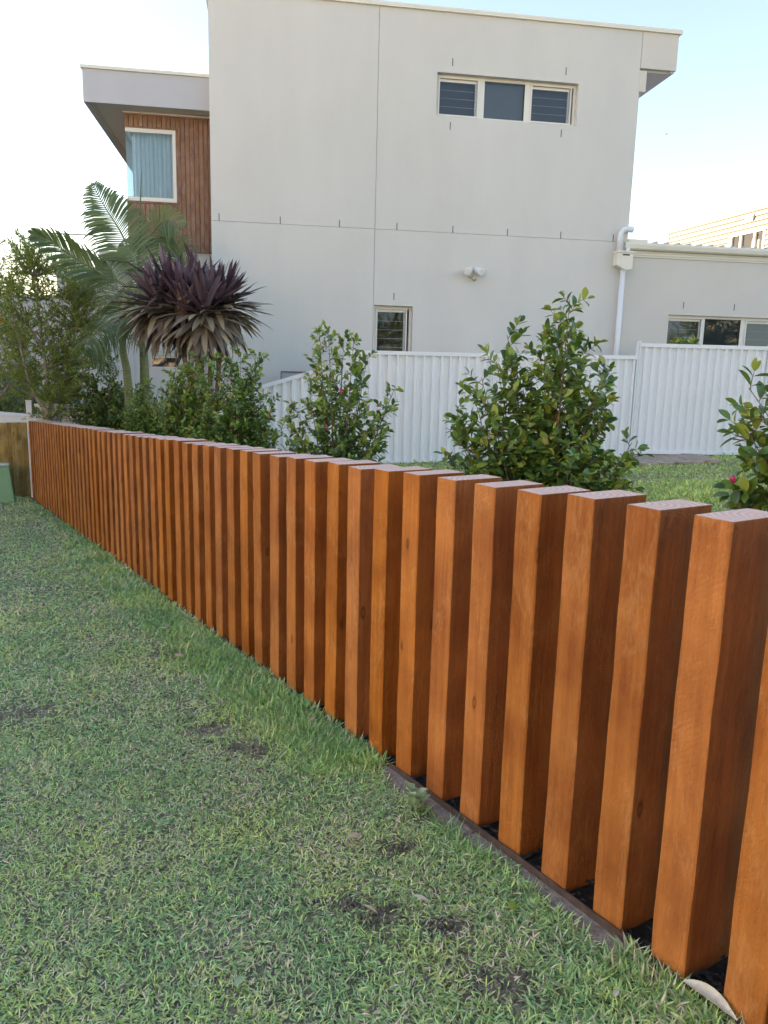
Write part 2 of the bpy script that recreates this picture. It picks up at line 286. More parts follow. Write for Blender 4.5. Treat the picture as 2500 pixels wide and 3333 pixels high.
# ------------------------------------------------------------------ mesh builder
class MB:
    def __init__(s): s.v = []; s.f = []; s.m = []
    def quadbox(s, x0, x1, y0, y1, z0, z1, mi=0):
        if x0 > x1: x0, x1 = x1, x0
        if y0 > y1: y0, y1 = y1, y0
        if z0 > z1: z0, z1 = z1, z0
        b = len(s.v)
        s.v += [(x0, y0, z0), (x1, y0, z0), (x1, y1, z0), (x0, y1, z0), (x0, y0, z1), (x1, y0, z1), (x1, y1, z1), (x0, y1, z1)]
        for q in ((0, 3, 2, 1), (4, 5, 6, 7), (0, 1, 5, 4), (1, 2, 6, 5), (2, 3, 7, 6), (3, 0, 4, 7)):
            s.f.append(tuple(b + i for i in q)); s.m.append(mi)
        return s
    def poly(s, pts, mi=0):
        b = len(s.v); s.v += [tuple(p) for p in pts]; s.f.append(tuple(range(b, b + len(pts)))); s.m.append(mi); return s
    def prism(s, pts2, y0, y1, mi=0):       # outline (x, z) extruded along y
        n = len(pts2); b = len(s.v)
        s.v += [(x, y0, z) for x, z in pts2] + [(x, y1, z) for x, z in pts2]
        s.f.append(tuple(b + i for i in range(n))); s.f.append(tuple(b + n + n - 1 - i for i in range(n))); s.m += [mi, mi]
        for i in range(n):
            j = (i + 1) % n; s.f.append((b + i, b + n + i, b + n + j, b + j)); s.m.append(mi)
        return s
    def tube(s, pts, rads, k=6, mi=0, cap=True):
        pts = [np.array(p, float) for p in pts]
        if not hasattr(rads, '__len__'): rads = [rads] * len(pts)
        b = len(s.v); prev = None
        for i, p in enumerate(pts):
            d = pts[min(i + 1, len(pts) - 1)] - pts[max(i - 1, 0)]; d = d / (np.linalg.norm(d) + 1e-9)
            if prev is None:
                h = np.array([0, 0, 1.0]) if abs(d[2]) < 0.9 else np.array([1.0, 0, 0])
            else: h = prev
            x = np.cross(h, d); nx = np.linalg.norm(x)
            if nx < 1e-5: x = np.cross([0, 1.0, 0], d); nx = np.linalg.norm(x)
            x /= nx; y = np.cross(d, x); prev = y
            # keep a stable frame
            for j in range(k):
                a = 2 * math.pi * j / k; q = p + rads[i] * (math.cos(a) * x + math.sin(a) * y); s.v.append(tuple(q))
        for i in range(len(pts) - 1):
            for j in range(k):
                a = b + i * k + j; c = b + i * k + (j + 1) % k
                s.f.append((a, c, c + k, a + k)); s.m.append(mi)
        if cap:
            s.f.append(tuple(b + j for j in range(k))[::-1]); s.f.append(tuple(b + (len(pts) - 1) * k + j for j in range(k))); s.m += [mi, mi]
        return s
    def mesh(s, name, mats, smooth=False):
        me = bpy.data.meshes.new(name); me.from_pydata(s.v, [], s.f)
        for m in (mats if isinstance(mats, (list, tuple)) else [mats]): me.materials.append(m)
        if any(s.m): me.polygons.foreach_set('material_index', s.m)
        if smooth: me.polygons.foreach_set('use_smooth', [True] * len(me.polygons))
        me.update(); return me
    def build(s, name, mats, parent=None, smooth=False, loc=None):
        o = bpy.data.objects.new(name, s.mesh(name, mats, smooth)); col.objects.link(o)
        if parent: o.parent = parent
        if loc is not None: o.location = loc
        return o
def link(name, me, parent=None, mw=None):
    o = bpy.data.objects.new(name, me); col.objects.link(o)
    if parent: o.parent = parent
    if mw is not None: o.matrix_basis = mw
    return o
def tag(o, label=None, cat=None, group=None, kind=None):
    if label: o['label'] = label
    if cat: o['category'] = cat
    if group: o['group'] = group
    if kind: o['kind'] = kind
    return o
def empty(name, loc=(0, 0, 0), rz=0.0):
    o = bpy.data.objects.new(name, None); col.objects.link(o); o.location = loc; o.rotation_euler = (0, 0, rz); o.empty_display_size = 0.1
    return o
def npmesh(name, V, faces3=None, faces4=None, mats=(), smooth=False):
    me = bpy.data.meshes.new(name); nv = len(V)
    n3 = 0 if faces3 is None else len(faces3); n4 = 0 if faces4 is None else len(faces4)
    me.vertices.add(nv); me.vertices.foreach_set('co', np.ascontiguousarray(V, dtype=np.float32).ravel())
    li = np.concatenate([x.ravel() for x in (faces3, faces4) if x is not None]).astype(np.int32)
    me.loops.add(len(li)); me.loops.foreach_set('vertex_index', li)
    ls = np.concatenate([np.arange(n3) * 3, n3 * 3 + np.arange(n4) * 4]).astype(np.int32)
    me.polygons.add(n3 + n4); me.polygons.foreach_set('loop_start', ls)
    for m in mats: me.materials.append(m)
    if smooth: me.polygons.foreach_set('use_smooth', np.ones(n3 + n4, bool))
    me.update(calc_edges=True); me.validate(); return me

# ================================================================== THE SETTING
def axis(lo, hi, fine_lo, fine_hi, st):
    a = list(np.arange(fine_lo, fine_hi, st)); x = fine_hi; s = st
    while x < hi: a.append(x); s *= 1.5; x += s
    a.append(hi); x = fine_lo; s = st; pre = []
    while x > lo: s *= 1.5; x -= s; pre.append(max(x, lo))
    return np.array(sorted(set(pre + a)))
gx = axis(-150, 150, -9, 12, 0.25); gy = axis(-120, 200, -3, 16, 0.25)
X, Y = np.meshgrid(gx, gy); Z = gz(X, Y) - 0.004
Vg = np.stack([X, Y, Z], -1).reshape(-1, 3); nx, ny = len(gx), len(gy)
ii, jj = np.meshgrid(np.arange(nx - 1), np.arange(ny - 1)); q = (jj * nx + ii).ravel()
me = npmesh('ground', Vg, None, np.stack([q, q + 1, q + nx + 1, q + nx], -1), [M['soil']], True)
tag(link('ground', me), kind='structure')

def strip(name, c0, c1, a0, a1, dz, m, n=70):
    V = []; f = []
    for i in range(n + 1):
        a = a0 + (a1 - a0) * i / n
        for c in (c0, c1):
            P = fpt(a, c); V.append((P[0], P[1], -SL * a + dz))
    f = [(2 * i, 2 * i + 1, 2 * i + 3, 2 * i + 2) for i in range(n)]
    me = bpy.data.meshes.new(name); me.from_pydata(V, [], f); me.materials.append(m)
    return link(name, me)
tag(strip('concrete_strip', -0.078, -0.004, -1.2, 11.6, 0.002, M['concrete']), kind='structure')
tag(strip('mulch_bed', 0.0, 0.34, -1.2, 11.4, 0.006, M['mulch']), kind='structure')
# mulch chips between the posts
mb = MB()
for i in range(2600):
    a = random.uniform(-0.9, 3.2) if i < 2000 else random.uniform(3.2, 11); c = random.uniform(0.0, 0.3)
    P = fpt(a, c, -SL * a + 0.008 + random.random() * 0.008); s = random.uniform(.006, .018); th = random.uniform(0, 6.28); e = random.uniform(.3, .6)
    dx, dy = math.cos(th) * s, math.sin(th) * s; tz = random.uniform(-.006, .012)
    mb.poly([P + [-dx, -dy, 0], P + [dy * e, -dx * e, 0.005], P + [dx, dy, tz], P + [-dy * e, dx * e, 0.004]])
tag(mb.build('mulch_chips', M['chip']), kind='stuff')

# ================================================================== TIMBER FENCE
fence = empty('timber_fence', fpt(5.5, 0.1, -0.283))
tag(fence, 'low fence of stained orange brown upright timber sleepers running from right foreground to far left', 'fence')
bpy.context.view_layer.update()
def post_mesh(i, w=0.1, d=0.2, h=1.15, mats=None, tilt=0.0):
    rr = random.Random(100 + i); V = []; Fa = []; mi = []
    ch = 0.0035; ns = 9; z0 = -0.16
    wob = [(rr.uniform(-.0012, .0012), rr.uniform(-.0012, .0012)) for _ in range(ns + 1)]
    bow = rr.uniform(-.004, .004); tw = rr.uniform(-.012, .012)
    def ring(z, ins, k):
        t = (z - z0) / (h - z0); ox = wob[k][0] + bow * math.sin(t * math.pi); oy = wob[k][1]
        x0, x1, y0, y1 = ins, w - ins, ins, d - ins
        pts = [(x0 + ch, y0), (x1 - ch, y0), (x1, y0 + ch), (x1, y1 - ch), (x1 - ch, y1), (x0 + ch, y1), (x0, y1 - ch), (x0, y0 + ch)]
        a = tw * (t - .3); ca, sa = math.cos(a), math.sin(a); out = []
        for x, y in pts:
            j = rr.uniform(-.0006, .0006); X_ = x - w / 2; Y_ = y - d / 2
            out.append((w / 2 + X_ * ca - Y_ * sa + ox + j, d / 2 + X_ * sa + Y_ * ca + oy + j, z))
        return out
    tz = rr.uniform(-.004, .004); sx = rr.uniform(-.02, .02)
    for k in range(ns + 1):
        V += ring(z0 + (h - 0.0015 - z0) * k / ns, 0, k)
    top = ring(h, 0.0015, ns); V += top
    for k in range(ns + 1):
        for j in range(8):
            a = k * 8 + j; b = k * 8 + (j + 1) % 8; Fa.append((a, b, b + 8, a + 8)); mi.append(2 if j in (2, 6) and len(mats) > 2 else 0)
    Fa.append(tuple((ns + 1) * 8 + j for j in range(8))); mi.append(1)
    V = [(x, y, z + (0 if z < h - .01 else tz + sx * (x - w / 2))) for x, y, z in V]
    me = bpy.data.meshes.new('post'); me.from_pydata(V, [], Fa)
    for m in mats: me.materials.append(m)
    me.polygons.foreach_set('material_index', mi); me.update(); return me
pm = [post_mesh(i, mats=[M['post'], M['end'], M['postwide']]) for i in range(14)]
ang = math.atan2(FD[1], FD[0])
inv = fence.matrix_world.inverted()
for k in range(-2, 56):
    P = P0 - k * STEP * (FD + np.array([0, 0, SL])); P[2] -= 1.15
    jit = random.uniform(-.004, .004)
    mw = Matrix.Translation((P[0] + jit * FP[0], P[1] + jit * FP[1], P[2] + random.uniform(-.004, .004))) @ Matrix.Rotation(ang + random.uniform(-.014, .014), 4, 'Z') @ Matrix.Rotation(random.uniform(-.003, .003), 4, 'X')
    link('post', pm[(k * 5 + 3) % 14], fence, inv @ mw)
# steel edging
V = []; n = 110
for i in range(n + 1):
    a = -1.2 + 12.8 * i / n
    for c, z in ((-0.010, -0.03), (-0.010, 0.022), (-0.004, 0.022), (-0.004, -0.03)):
        w = 0.002 * math.sin(a * 2.3) + .001 * math.sin(a * 7); P = fpt(a, c + w - .002); V.append((P[0], P[1], -SL * a + z + 0.003 * math.sin(a * 3.1)))
f = [(4 * i + j, 4 * i + (j + 1) % 4, 4 * i + 4 + (j + 1) % 4, 4 * i + 4 + j) for i in range(n) for j in range(4)]
me = bpy.data.meshes.new('garden_edging'); me.from_pydata(V, [], f); me.materials.append(M['steel'])
tag(link('garden_edging', me), 'thin rusty brown steel edging strip along the foot of the timber sleepers', 'edging')

# ================================================================== WHITE STEEL FENCE
WROT = Matrix.Rotation(WY, 4, 'Z')
def wframe(name, D, u0=0.0, z0=0.0):
    P = W * u0 + N * D; return empty(name, (P[0], P[1], z0), WY)
sf = wframe('steel_fence', DF)
tag(sf, 'white ribbed steel boundary fence in stepped panels in front of the pale house', 'fence')
def ribbed(u0, u1, tl, tr, bl, br):
    pit = 0.1425; prof = [(0.0, 0.0), (0.030, 0.0), (0.034, -0.004), (0.044, -0.004), (0.048, 0.0), (0.078, 0.0), (0.084, -0.040), (0.118, -0.040), (0.1395, 0.0)]
    xs = []; u = u0
    while u < u1:
        for a, d in prof:
            if u + a < u1: xs.append((u + a, d))
        # shallow micro ribs along the pans
        u += pit
    xs.append((u1, 0.0)); mb_ = MB()
    for (xa, da), (xb, db) in zip(xs[:-1], xs[1:]):
        ta = (xa - u0) / (u1 - u0); tb = (xb - u0) / (u1 - u0)
        mb_.poly([(xa, da, bl + (br - bl) * ta), (xb, db, bl + (br - bl) * tb), (xb, db, tl + (tr - tl) * tb), (xa, da, tl + (tr - tl) * ta)])
    return mb_
def bar(u0, u1, z0a, z0b, h, d0, d1):
    m_ = MB(); m_.v += [(u0, d0, z0a - h), (u1, d0, z0b - h), (u1, d1, z0b - h), (u0, d1, z0a - h), (u0, d0, z0a), (u1, d0, z0b), (u1, d1, z0b), (u0, d1, z0a)]
    for q_ in ((0, 3, 2, 1), (4, 5, 6, 7), (0, 1, 5, 4), (1, 2, 6, 5), (2, 3, 7, 6), (3, 0, 4, 7)): m_.f.append(q_); m_.m.append(0)
    return m_
segs = [(-2.47, -1.29, 0.40, 0.75, -1.55, -1.2), (-1.24, 1.20, 0.77, 1.53, -1.2, -0.30), (1.25, 3.58, 1.705, 1.715, -0.06, -0.10), (3.63, 6.045, 1.715, 1.745, -0.10, 0.06), (6.10, 8.40, 1.948, 1.957, 0.13, 0.115), (8.47, 10.8, 1.96, 1.97, 0.12, 0.12)]
for (a, b, tl, tr, bl, br) in segs:
    ribbed(a, b, tl - 0.02, tr - 0.02, bl + 0.02, br + 0.02).build('ribbed_panel', M['whitemetal'], sf)
    bar(a, b, tl, tr, 0.062, -0.048, 0.012).build('top_rail', M['whitemetal'], sf)
    bar(a, b, bl + 0.055, br + 0.055, 0.055, -0.045, 0.012).build('bottom_rail', M['whitemetal'], sf)
for u, zt, zb in ((-2.495, 0.75, -1.8), (-1.265, 0.86, -1.4), (1.225, 1.73, -0.5), (3.605, 1.73, -0.3), (6.072, 1.985, -0.1), (8.435, 1.985, -0.1)):
    pb = MB(); pb.quadbox(u - 0.026, u - 0.005, -0.055, 0.015, zb, zt); pb.quadbox(u + 0.005, u + 0.026, -0.055, 0.015, zb, zt); pb.quadbox(u - 0.005, u + 0.005, -0.03, 0.0, zb, zt)
    p_ = pb.build('fence_post', M['whitemetal'], sf)
    sb_ = MB()
    for dz in (0.04, 0.09): sb_.tube([(u + 0.015, -0.0552, zt - dz), (u + 0.015, -0.0585, zt - dz)], 0.005, 6)
    sb_.build('screw', M['galv'], p_)

# ================================================================== HOUSE
house = wframe('house', DW)
tag(house, 'two storey house with pale rendered side wall, flat roof and timber clad left corner', 'house')
def wallpiece(u0, u1, z0, z1, holes, d0=0.0, th=0.45, m='render', name='wall'):
    us = sorted({u0, u1, *[h[0] for h in holes], *[h[1] for h in holes]}); b_ = MB()
    V = []; 
    def quad(p, q_, r_, s_): b_.poly([p, q_, r_, s_])
    zs = sorted({z0, z1, *[h[2] for h in holes], *[h[3] for h in holes]})
    for ua, ub in zip(us[:-1], us[1:]):
        for za, zb in zip(zs[:-1], zs[1:]):
            if any(h[0] - 1e-6 <= ua and ub <= h[1] + 1e-6 and h[2] - 1e-6 <= za and zb <= h[3] + 1e-6 for h in holes): continue
            quad((ua, d0, za), (ub, d0, za), (ub, d0, zb), (ua, d0, zb))
    for (ha, hb, hc, hd) in holes:
        quad((ha, d0, hc), (ha, d0, hd), (ha, d0 + th, hd), (ha, d0 + th, hc)); quad((hb, d0, hd), (hb, d0, hc), (hb, d0 + th, hc), (hb, d0 + th, hd))
        quad((ha, d0, hd), (hb, d0, hd), (hb, d0 + th, hd), (ha, d0 + th, hd)); quad((hb, d0, hc), (ha, d0, hc), (ha, d0 + th, hc), (hb, d0 + th, hc))
    quad((u0, d0, z0), (u0, d0, z1), (u0, d0 + th, z1), (u0, d0 + th, z0)); quad((u1, d0, z1), (u1, d0, z0), (u1, d0 + th, z0), (u1, d0 + th, z1))
    quad((u0, d0, z1), (u1, d0, z1), (u1, d0 + th, z1), (u0, d0 + th, z1)); quad((u1, d0, z0), (u0, d0, z0), (u0, d0 + th, z0), (u1, d0 + th, z0))
    return b_.build(name, M[m], house)
UW = (2.775, 5.183, 5.512, 6.168); LW = (1.832, 2.492, 1.30, 2.482); EW = (7.186, 9.62, 1.50, 2.512)
wallpiece(-0.84, 1.8085, 3.703, 7.05, [], name='wall_panel'); wallpiece(1.8145, 6.24, 3.703, 7.05, [UW], name='wall_panel')
wallpiece(-0.84, 1.8085, -1.9, 3.698, [], name='wall_panel'); wallpiece(1.8145, 6.24, -0.6, 3.698, [LW], name='wall_panel')
wallpiece(6.243, 12.5, -0.4, 3.47, [EW], d0=0.08, m='render_low', name='wall_panel')
cb = MB(); cb.quadbox(-0.835, 6.235, 0.46, 9, -1.9, 7.0); cb.build('house_core', M['room'], house)
cb = MB(); cb.quadbox(6.243, 12.5, 0.55, 6, -0.4, 3.45); cb.build('extension_core', M['room'], house)
# parapet capping
pb = MB(); pb.quadbox(-0.9, 6.93, -0.035, 0.14, 7.05, 7.105); pb.quadbox(-0.9, 6.93, -0.02, 9, 7.11, 7.12)
pb.build('parapet_capping', M['cream'], house)
pb = MB(); pb.quadbox(6.246, 6.885, -0.004, 9.0, 6.491, 7.048)
pb.build('overhang_fascia', M['render_low'], house)
pb = MB(); pb.quadbox(6.26, 6.80, 0.06, 8.9, 6.455, 6.488); pb.quadbox(6.80, 6.86, 0.02, 8.95, 6.46, 6.489); pb.build('overhang_soffit', M['fascia'], house)
pb = MB(); pb.quadbox(6.243, 6.37, 0.005, 0.35, 6.13, 6.452); pb.build('corner_bracket', M['render_low'], house)
pb = MB(); pb.quadbox(6.2415, 6.262, 0.01, 8.9, 3.4, 6.128); pb.build('side_wall_face', M['render_low'], house)
# control marks (dark slots) along the joint and round the windows
def slot(u, z, d=0.0):
    b_ = MB(); b_.quadbox(u - 0.006, u + 0.006, d - 0.003, d + 0.02, z, z + 0.115); b_.build('weep_slot', M['dark'], house)
for u in (-0.717, 0.256, 1.221, 2.179, 3.133, 4.085, 5.035, 5.99): slot(u, 3.70)
for px, py in ((1473, 215), (1842, 244)): u, z = wall(px, py); slot(u, z)
for px, py in ((1465, 422), (1826, 446)): u, z = wall(px, py); slot(u, z)
u, z = wall(1282, 976); slot(u, z)
for px, py in ((2224, 1004), (2389, 1011)): u, z = wall(px, py, .08); slot(u, z, .08)

def window(hole, lites, d0, louvre, blinds, deep=0.10, gm='glass'):
    u0, u1, z0, z1 = hole
    fr = MB(); t = 0.045; a = d0 + deep
    fr.quadbox(u0 + .002, u1 - .002, a, a + 0.07, z1 - t, z1 - .002); fr.quadbox(u0 + .002, u1 - .002, a, a + 0.07, z0 + .002, z0 + t)
    fr.quadbox(u0 + .002, u0 + t, a + .001, a + 0.069, z0 + t, z1 - t); fr.quadbox(u1 - t, u1 - .002, a + .001, a + 0.069, z0 + t, z1 - t)
    for (la, lb) in zip(lites[:-1], lites[1:]): fr.quadbox(la[1], lb[0], a + .001, a + .069, z0 + t, z1 - t)
    w = fr.build('window', M['frame'], house)
    for k, (la, lb) in enumerate(lites):
        if louvre[k]:
            s_ = MB(); e = 0.022   # proud sash with a head and louvre gallery
            za, zb = z0 + t - .012, z1 - t + .012; A = la - .01; B = lb + .01
            s_.quadbox(A, B, a - .018, a - .001, zb - e, zb); s_.quadbox(A, B, a - .018, a - .001, za, za + e)
            s_.quadbox(A, A + e, a - .018, a - .001, za + e, zb - e); s_.quadbox(B - e, B, a - .018, a - .001, za + e, zb - e)
            s_.quadbox(A + e, B - e, a + .02, a + .05, zb - e - .045, zb - e)
            s_.build('sash', M['frame'], w)
            g_ = MB(); g_.quadbox(B - e - .035, B - e, a + .012, a + .05, za + e, zb - e - .05); g_.build('louvre_gallery', M['galv'], w)
            zz = za + e; H = 0.138 * (zb - e - .05 - zz) / .56 if False else 0.14
            nl = max(1, round((zb - e - .05 - zz) / H)); H = (zb - e - .05 - zz) / nl
            for q_ in range(nl):
                l_ = MB(); zl = zz + q_ * H
                l_.poly([(A + e, a + .012, zl), (B - e - .036, a + .012, zl), (B - e - .036, a + .020, zl + H + .006), (A + e, a + .020, zl + H + .006)])
                l_.poly([(A + e, a + .0105, zl - .001), (B - e - .036, a + .0105, zl - .001), (B - e - .036, a + .0118, zl + .005), (A + e, a + .0118, zl + .003)], 1)
                l_.build('louvre_pane', [M[gm], M['blindlight']], w)
        else:
            g_ = MB(); g_.poly([(la, a + .03, z0 + t), (lb, a + .03, z0 + t), (lb, a + .03, z1 - t), (la, a + .03, z1 - t)]); g_.build('pane', M[gm], w)
            g_ = MB(); g_.quadbox(lb - .008, lb - .001, a + .005, a + .029, z0 + t, z1 - t); g_.build('seal', M['dark'], w)
        if blinds[k]:
            b_ = MB(); n_ = 1; b_.quadbox(la - .02, lb + .02, a + .12, a + .13, z0 + .01, z1 - .05); b_.build('blind', M[blinds[k]], w)
    return w
def ux(px, py, off=0): return wall(px, py, off)[0]
window(UW, [(2.83, 3.49), (3.60, 4.29), (4.40, 5.09)], 0.0, [1, 0, 1], ['blind', 'blindlight', 'blind'])
window(LW, [(1.885, 2.40)], 0.0, [1], [None])
window(EW, [(7.215, 7.885), (7.95, 8.665), (8.765, 9.55)], 0.08, [1, 0, 1], ['blind', 'blind', 'blind'], deep=.07)
# gutter, fascia and roof edge of the extension
g_ = MB(); prof = [(-0.135, 3.60), (-0.15, 3.66), (-0.145, 3.695), (-0.12, 3.70), (-0.12, 3.69), (-0.13, 3.685), (-0.02, 3.685), (-0.02, 3.585), (-0.10, 3.575)]
b0 = len(g_.v); n_ = len(prof)
for uu in (6.20, 12.5): g_.v += [(uu, d + .08, z) for d, z in prof]
g_.f.append(tuple(range(n_))); g_.f.append(tuple(range(2 * n_ - 1, n_ - 1, -1))); g_.m += [0, 0]
for i in range(n_): g_.f.append((i, i + n_, (i + 1) % n_ + n_, (i + 1) % n_)); g_.m.append(0)
g_.build('gutter', M['cream'], house)
for k, (za, zb, dd) in enumerate(((3.545, 3.575, .03), (3.505, 3.543, .045), (3.472, 3.503, .06))):
    m_ = MB(); m_.quadbox(6.246, 12.5, dd, 0.2, za, zb); m_.build('fascia_board', M['cream'], house)
r_ = MB(); r_.quadbox(6.27, 12.5, 0.10, 6.0, 3.60, 3.70)
r_.build('extension_roof', M['roof'], house)
for k in range(28):
    u_ = 6.75 + .212 * k; m_ = MB(); m_.prism([(u_, 3.701), (u_ + .03, 3.735), (u_ + .07, 3.745), (u_ + .075, 3.701)], 0.0, 5.9); m_.build('roof_rib', M['roof'], house)
m_ = MB(); m_.quadbox(6.30, 6.66, .05, .5, 3.702, 3.765); m_.build('flashing', M['cream'], house)
# rain head and pipes
rh = MB(); rh.v += [(6.02, -.16, 3.50), (6.31, -.16, 3.50), (6.31, -.16, 3.24), (6.20, -.16, 3.215), (6.02, -.16, 3.29), (6.02, -.002, 3.50), (6.31, -.002, 3.50), (6.31, -.002, 3.24), (6.20, -.002, 3.215), (6.02, -.002, 3.29)]
rh.f += [(4, 3, 2, 1, 0), (5, 6, 7, 8, 9)] + [(i, (i + 1) % 5, (i + 1) % 5 + 5, i + 5) for i in range(5)]; rh.m += [0] * 7
rho = rh.build('rain_head', M['cream'], house)
l_ = MB(); l_.quadbox(6.0, 6.335, -.18, -.001, 3.502, 3.53); l_.build('lid', M['cream'], rho)
l_ = MB(); l_.quadbox(6.12, 6.245, -.163, -.1595, 3.455, 3.478); l_.build('overflow_slot', M['dark'], rho)
d_ = MB(); d_.tube([(6.18, -.075, 3.23), (6.18, -.075, 1.9), (6.18, -.075, -.3)], .047, 14); d_.build('downpipe', M['pvc'], house, True)
d_ = MB(); d_.tube([(6.085, -.075, 3.53), (6.085, -.075, 3.78), (6.10, -.075, 3.84), (6.14, -.075, 3.885), (6.20, -.075, 3.90), (6.30, -.075, 3.90)], .05, 14); d_.build('overflow_pipe', M['pvc'], house, True)
d_ = MB(); d_.tube([(6.25, -.06, 3.53), (6.25, -.05, 3.60)], .042, 12); d_.build('gutter_outlet', M['pvc'], house, True)
# ---- left wing
WD = 0.64
fb = MB(); fb.quadbox(-2.775, -0.842, .25, .30, 5.404, 5.885); fb.quadbox(-2.775, -2.725, .301, 7.5, 5.404, 5.885); f_ = fb.build('wing_fascia', M['fascia'], house)
c_ = MB(); c_.quadbox(-2.80, -0.842, .225, .32, 5.887, 5.93); c_.quadbox(-2.80, -2.70, .321, 7.5, 5.887, 5.93); c_.build('capping', M['cream'], f_)
s_ = MB(); s_.quadbox(-2.60, -0.842, .302, 7.4, 5.408, 5.44); s_.build('wing_soffit', M['soffit'], house)
for k, (a_, b_) in enumerate(((-2.722, -2.69), (-2.685, -2.65), (-2.645, -2.605))):
    s_ = MB(); s_.quadbox(a_, b_, .302 + .03, 7.4, 5.406 + .006 * k, 5.44); s_.build('soffit_rib', M['soffit'], house)
s_ = MB(); s_.quadbox(-2.25, -0.842, WD - .06, WD + .01, 5.385, 5.4065); s_.build('soffit_trim', M['cream'], house)
v_ = MB(); v_.quadbox(-1.12, -0.98, .42, .52, 5.395, 5.407); v_.build('soffit_vent', M['galv'], house)
r_ = MB(); r_.quadbox(-2.72, -0.842, .31, 7.4, 5.45, 5.88); r_.build('wing_roof', M['roof'], house)
WU0, WU1, WZ0, WZ1 = -2.225, -1.445, 4.065, 5.16
bd = 0.0735; u = -2.235; k = 0
while u < -0.845:
    ue = min(u + bd - .009, -0.845); dj = random.uniform(-.002, .002); rngs = [(3.285, 5.384)]
    if u < WU1 + 0.005: rngs = [(3.285, WZ0 - .045), (WZ1 + .045, 5.384)]
    for za, zb in rngs:
        if ue - u > .01:
            m_ = MB(); m_.quadbox(u, ue, WD + dj, WD + .022, za, zb); m_.build('cladding_board', M['clad'], house)
    u += bd
bk = MB(); bk.quadbox(-2.232, -0.842, WD + .023, WD + .05, 3.285, WZ0 - .05); bk.quadbox(-2.232, -0.842, WD + .023, WD + .05, WZ1 + .05, 5.40); bk.quadbox(WU1 + .03, -0.842, WD + .023, WD + .05, WZ0 - .05, WZ1 + .05)
bk.quadbox(-2.232, -2.19, WD + .055, 6.8, 3.285, WZ0 - .05); bk.quadbox(-2.232, -2.19, WD + .055, 6.8, WZ1 + .05, 5.40); bk.quadbox(-2.232, -2.19, WD + 1.6, 6.8, WZ0 - .05, WZ1 + .05)
bk.quadbox(-2.19, -0.842, 5.0, 6.8, 3.285, 5.40); bk.quadbox(-2.19, -0.842, WD + .06, 6.8, 3.285, 3.35)
bk.build('cladding_backing', M['clad'], house)
tr = MB(); tr.quadbox(WU0 - .01, WU1 + .045, WD - .012, WD + .02, WZ1 + .012, WZ1 + .04); tr.quadbox(WU0 - .01, WU1 + .045, WD - .012, WD + .02, WZ0 - .042, WZ0 - .012); tr.quadbox(WU1 + .014, WU1 + .045, WD - .0125, WD + .02, WZ0 - .012, WZ1 + .012)
tr.build('window_surround', M['clad'], house)
cw = MB(); cw.quadbox(WU0, WU1 + .012, WD - .02, WD + .05, WZ1 - .05, WZ1 + .01); cw.quadbox(WU0, WU1 + .012, WD - .02, WD + .05, WZ0 - .01, WZ0 + .05); cw.quadbox(WU1 - .04, WU1 + .012, WD - .019, WD + .05, WZ0 + .05, WZ1 - .05)
cw.quadbox(WU0, WU0 + .05, WD + .055, WD + 1.55, WZ1 - .05, WZ1 + .01); cw.quadbox(WU0, WU0 + .05, WD + .055, WD + 1.55, WZ0 - .01, WZ0 + .05)
cwo = cw.build('corner_window', M['frame'], house)
g_ = MB(); g_.poly([(WU0, WD, WZ0 + .05), (WU1 - .04, WD, WZ0 + .05), (WU1 - .04, WD, WZ1 - .05), (WU0, WD, WZ1 - .05)]); g_.build('pane', M['bluglass'], cwo)
g_ = MB(); g_.poly([(WU0 + .003, WD + .004, WZ0 + .05), (WU0 + .003, WD + 1.55, WZ0 + .05), (WU0 + .003, WD + 1.55, WZ1 - .05), (WU0 + .003, WD + .004, WZ1 - .05)]); g_.build('pane', M['bluglass'], cwo)
cu = MB(); n_ = 70
cp = [(WU0 + .08 + (WU1 - WU0 - .06) * i / n_, WD + .12 + .022 * math.sin(i * .95) + .010 * math.sin(i * .37 + 1)) for i in range(n_ + 1)]
for (xa, ya), (xb, yb) in zip(cp[:-1], cp[1:]): cu.poly([(xa, ya, WZ0 - .05), (xb, yb, WZ0 - .05), (xb, yb, WZ1 + .03), (xa, ya, WZ1 + .03)])
cp = [(WU0 + .08 + .02 * math.sin(i * .9), WD + .14 + 1.4 * i / n_) for i in range(n_ + 1)]
for (xa, ya), (xb, yb) in zip(cp[:-1], cp[1:]): cu.poly([(xa, ya, WZ0 - .05), (xb, yb, WZ0 - .05), (xb, yb, WZ1 + .03), (xa, ya, WZ1 + .03)])
cu.build('curtain', M['curtain'], cwo, True)
LL = (-1.98, -1.40, 1.31, 1.62)
wallpiece(-2.20, -0.842, -1.9, 3.28, [LL], d0=.70, name='wall_panel')
wallpiece(-3.14, -2.203, -1.9, 1.74, [], d0=.72, name='wall_panel')
cb = MB(); cb.quadbox(-2.19, -0.85, 1.16, 6.7, -1.9, 3.28); cb.build('wing_core', M['room'], house)
window(LL, [(-1.94, -1.44)], .70, [1], ['blind'], deep=.03)
# far balcony handrail seen beside the corner window
b_ = MB(); b_.quadbox(-2.36, -2.24, 3.1, 3.2, 3.9, 4.45); b_.build('balcony_post', M['cream'], house)

